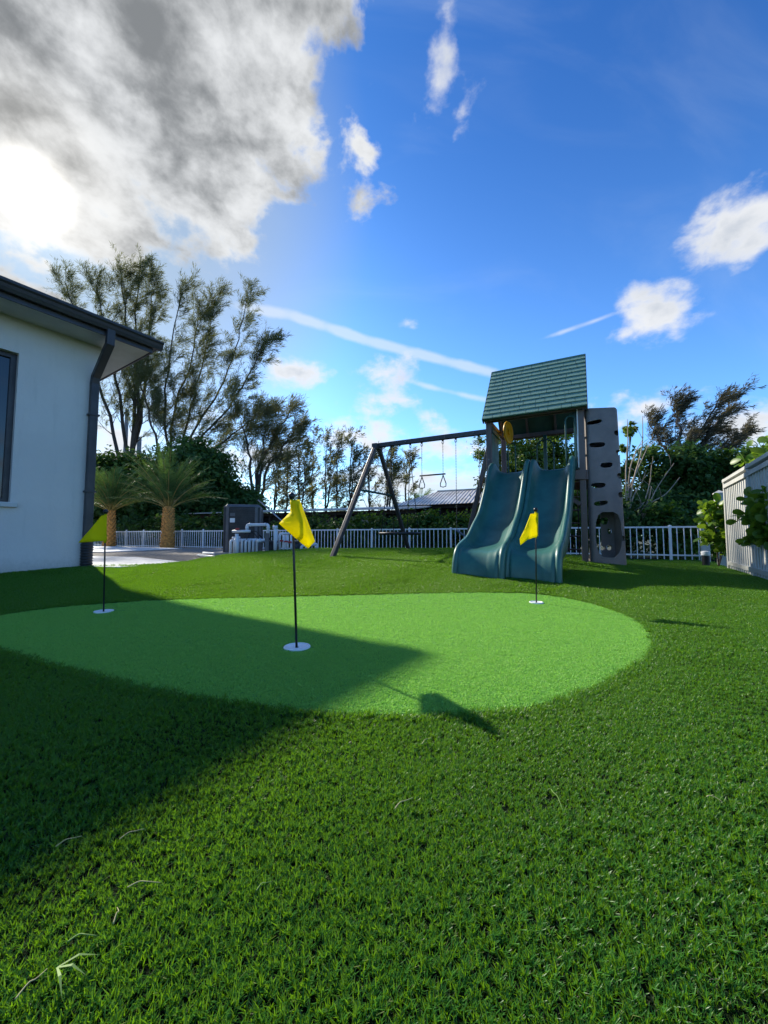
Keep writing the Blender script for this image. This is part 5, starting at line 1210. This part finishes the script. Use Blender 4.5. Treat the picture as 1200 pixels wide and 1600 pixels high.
def turf(name, pts, rot, scl, idx, meshes, label):
    me = bpy.data.meshes.new(name); me.vertices.add(len(pts)); me.vertices.foreach_set('co', pts.astype(np.float32).ravel())
    for nm, ty, arr in (('rot', 'FLOAT_VECTOR', rot), ('scl', 'FLOAT', scl), ('idx', 'INT', idx)):
        at_ = me.attributes.new(nm, ty, 'POINT'); at_.data.foreach_set('vector' if ty == 'FLOAT_VECTOR' else 'value', np.ascontiguousarray(arr).ravel())
    o = bpy.data.objects.new(name, me); COL.objects.link(o); tag(o, label, kind='stuff')
    src = bpy.data.collections.new(name + '_clumps')
    for i, mm in enumerate(meshes):
        so_ = bpy.data.objects.new('%s_clump_%d' % (name, i), mm); src.objects.link(so_)
    ng = bpy.data.node_groups.new(name, 'GeometryNodeTree'); ng.interface.new_socket('Geometry', in_out='INPUT', socket_type='NodeSocketGeometry'); ng.interface.new_socket('Geometry', in_out='OUTPUT', socket_type='NodeSocketGeometry')
    gi, go = ng.nodes.new('NodeGroupInput'), ng.nodes.new('NodeGroupOutput'); ip = ng.nodes.new('GeometryNodeInstanceOnPoints'); ci = ng.nodes.new('GeometryNodeCollectionInfo'); ci.inputs['Collection'].default_value = src; ci.inputs['Separate Children'].default_value = True; ci.inputs['Reset Children'].default_value = True
    def attr(nm, ty): a_ = ng.nodes.new('GeometryNodeInputNamedAttribute'); a_.data_type = ty; a_.inputs['Name'].default_value = nm; return a_.outputs['Attribute']
    er = ng.nodes.new('FunctionNodeEulerToRotation'); L_ = ng.links.new; L_(attr('rot', 'FLOAT_VECTOR'), er.inputs[0]); L_(er.outputs[0], ip.inputs['Rotation']); L_(attr('scl', 'FLOAT'), ip.inputs['Scale']); L_(attr('idx', 'INT'), ip.inputs['Instance Index'])
    ip.inputs['Pick Instance'].default_value = True; L_(gi.outputs[0], ip.inputs['Points']); L_(ci.outputs[0], ip.inputs['Instance']); L_(ip.outputs[0], go.inputs[0])
    md = o.modifiers.new('turf', 'NODES'); md.node_group = ng; return o
rng = np.random.default_rng(77)
def scatter(x0, x1, y0, y1, dens):
    st = 1.0 / math.sqrt(dens); gx, gy = np.meshgrid(np.arange(x0, x1, st), np.arange(y0, y1, st)); gx[1::2] += st * .5      # jittered rows
    p = np.stack([gx.ravel(), gy.ravel()], 1); return p + rng.uniform(-.48, .48, p.shape) * st
GA = np.array(GREEN)
def gdist(P):       # distance to the green's edge
    d = np.full(len(P), 9e9); n_ = len(GA)
    for i in range(n_):
        a, b = GA[i], GA[(i + 1) % n_]; ab = b - a; t = np.clip(((P - a) @ ab) / (ab @ ab), 0, 1); d = np.minimum(d, np.linalg.norm(P - (a + t[:, None] * ab), axis=1))
    return d
bands = [(.15, 1.2, 2700), (1.2, 2.2, 2500), (2.2, 3.6, 1900), (3.6, 6.0, 1300), (6.0, 9.0, 800), (9.0, 14.6, 420)]
PL, SLc = [], []
for y0, y1, dens in bands:
    xr = min(9.0, y1 * 1.12 + 1.1); p = scatter(-xr, xr, y0, y1, dens); p = p[np.abs(p[:, 0]) < p[:, 1] * 1.1 + 1.1]
    p = p[~in_poly(p[:, 0], p[:, 1], GREEN)]; p = p[~in_poly(p[:, 0], p[:, 1], YARD)]
    rel = p - np.array([C0.x, C0.y]); t_ = -(rel @ np.array([HV.x, HV.y])); o_ = rel @ np.array([HN.x, HN.y]); p = p[~((t_ > -.02) & (o_ < .02))]
    rel = p - np.array([TP.x, TP.y]); p = p[(rel @ np.array([TN.x, TN.y])) > -.05]
    fr = (p - np.array([FP.x, FP.y])) @ np.array([FV.x, FV.y]); p = p[fr < .1]
    PL.append(p); SLc.append(np.full(len(p), 1.0 + .22 * (y0 > 2) + .35 * (y0 > 3.5) + .45 * (y0 > 5.9) + .4 * (y0 > 8.9)))
PL = np.concatenate(PL); SLc = np.concatenate(SLc) * rng.uniform(.82, 1.2, len(PL))
k = gdist(PL) < .022; PL, SLc = PL[~k], SLc[~k]
nrm_ = GA - np.roll(GA, 1, 0); seg = np.linalg.norm(nrm_, axis=1); lip = []
for i in range(len(GA)):
    a, b = GA[i - 1], GA[i]; m_ = max(1, int(seg[i] / .014)); o_ = np.array([b[1] - a[1], a[0] - b[0]]) / (seg[i] + 1e-9)
    for j in range(m_): lip.append(a + (b - a) * (j + rng.uniform(0, 1)) / m_ + o_ * rng.choice((-1, 1)) * 0 + rng.normal(0, .004, 2) + o_ * 0)
lip = np.array(lip); cen_ = GA.mean(0); lip = lip + unit(lip - cen_) * rng.uniform(.016, .05, (len(lip), 1)); lip = lip[~in_poly(lip[:, 0], lip[:, 1], GREEN)]
PL = np.concatenate([PL, lip]); SLc = np.concatenate([SLc, rng.uniform(1.3, 1.8, len(lip))])
# the nap leans in broad swirls
ang = np.sin(PL[:, 0] * 1.9 + 1) * 1.3 + np.cos(PL[:, 1] * 2.3) * 1.1 + rng.normal(0, .5, len(PL)); tl_ = .22 + .18 * np.sin(PL[:, 0] * 3.1 - PL[:, 1] * 2.2)
lowp = 1 - .22 * sst((np.sin(PL[:, 0] * 4.3 + 2 * np.sin(PL[:, 1] * 3.1)) * np.cos(PL[:, 1] * 5.1 + PL[:, 0]) - .35) / .6)
z_ = hz(PL[:, 0], PL[:, 1]); pts = np.stack([PL[:, 0], PL[:, 1], z_], 1)
rot = np.stack([tl_ * np.cos(ang), tl_ * np.sin(ang), rng.uniform(0, 2 * math.pi, len(PL))], 1).astype(np.float32)
turf('lawn_turf', pts, rot, (SLc * lowp).astype(np.float32), rng.integers(0, 5, len(PL)).astype(np.int32), [clump_mesh('turf_clump', 88, .0235, .0125, .0225, .0019, i, m_blade, .80, 1.1, 18, m_thatch, 7) for i in range(5)], 'dense green artificial grass blades')
PG = []
for y0, y1, dens in ((1.2, 2.4, 1500), (2.4, 3.6, 1100), (3.6, 6.5, 800)):
    p = scatter(-6.0, 4.0, y0, y1, dens); PG.append(p[in_poly(p[:, 0], p[:, 1], GREEN)])
PG = np.concatenate(PG)
cups = [hit(162, 957), hit(464, 1014), hit(838, 943)]
for c_, r_ in zip(cups, (.105, .108, .095)): PG = PG[np.hypot(PG[:, 0] - c_.x, PG[:, 1] - c_.y) > r_]
for c_, r0_ in zip(cups, (.083, .087, .073)):      # short tufts right up to each cup
    a_ = rng.uniform(0, 2 * math.pi, 90); rr_ = r0_ + .012 + rng.uniform(0, .022, 90); PG = np.concatenate([PG, np.stack([c_.x + rr_ * np.cos(a_), c_.y + rr_ * np.sin(a_)], 1)])
near_cup = np.zeros(len(PG), bool); near_cup[-270:] = True
scl = rng.uniform(.85, 1.15, len(PG)) * np.where(near_cup, .32, 1.0)
pts = np.stack([PG[:, 0], PG[:, 1], hz(PG[:, 0], PG[:, 1]) + .008], 1); rot = np.stack([rng.normal(0, .05, len(PG)), rng.normal(0, .05, len(PG)), rng.uniform(0, 6.28, len(PG))], 1).astype(np.float32)
turf('green_turf', pts, rot, scl.astype(np.float32), rng.integers(0, 4, len(PG)).astype(np.int32), [clump_mesh('putting_clump', 110, .034, .006, .012, .0034, 20 + i, m_gblade, 1.1, 1.2) for i in range(4)], 'short dense curly turf of the putting green')

# dry stalks dropped on the lawn
m_straw = mat('dry_straw', (0.40, 0.36, 0.19), (0.28, 0.27, 0.12), rough=0.7, bump=0)
m_greenstalk = mat('fresh_stalk', (0.15, 0.26, 0.05), (0.10, 0.19, 0.035), rough=0.6, bump=0)
ST = [((86, 1341), (127, 1326), 'pale straw lying at the edge of the house shadow', 0), ((186, 1331), (225, 1314), 'pale straw lying just right of the house shadow edge', 0), ((198, 1409), (250, 1402), 'bright straw lying across the lower left lawn', 0), ((176, 1468), (182, 1440), 'short upright straw in the lower left lawn', 0), ((104, 1502), (150, 1486), 'thin green stalk lying at the lower left', 1), ((22, 1592), (72, 1548), 'long pale straw in the lower left corner', 0),
      ((617, 1282), (645, 1262), 'pale straw lying in the middle of the near lawn', 0), ((660, 1175), (674, 1163), 'short straw lying below the green', 0), ((862, 1250), (880, 1285), 'dark thin straw lying right of the flag shadow', 1), ((400, 1416), (424, 1402), 'green stalk lying in the middle of the lower lawn', 1), ((1105, 1262), (1130, 1268), 'pale straw lying in the right of the near lawn', 0)]
for (a, b, lab, g_) in ST:
    A, B_ = hit(*a), hit(*b); A.z += .030; B_.z += .032; A.z -= .008; B_.z -= .010; m1 = A.lerp(B_, .5) + Vector((.004, .003, .004)); cv = spline([tuple(A), tuple(A.lerp(m1, .6) + Vector((-.003, .004, .001))), tuple(m1), tuple(B_)], 5, closed=False); o = MB().tube(cv, list(np.linspace(.0013, .0006, len(cv))), 5).build('dry_stalk', m_greenstalk if g_ else m_straw, smooth=True, fix=False); tag(o, lab, 'straw', 'stalks dropped on the lawn')
c0 = hit(88, 1538); wd = thing('weed_sprig', c0 + ZZ * .03, 'pale green three bladed sprig lying in the lower left corner', 'sprig')
for (x, y) in ((155, 1520), (95, 1596), (134, 1560)):
    e = hit(x, y); a = c0 + ZZ * .032; e.z += .030; d = (e - a); a = a - ZZ * .008; e.z -= .008; s_ = d.cross(ZZ).normalized() * .0020; m1 = a.lerp(e, .5) + ZZ * .010
    MB().add([a - s_ * .6, a + s_ * .6, m1 + s_, m1 - s_, e, m1 + ZZ * .002], [(0, 1, 2, 3), (3, 2, 4)]).build('blade', m_greenstalk, wd, fix=False)
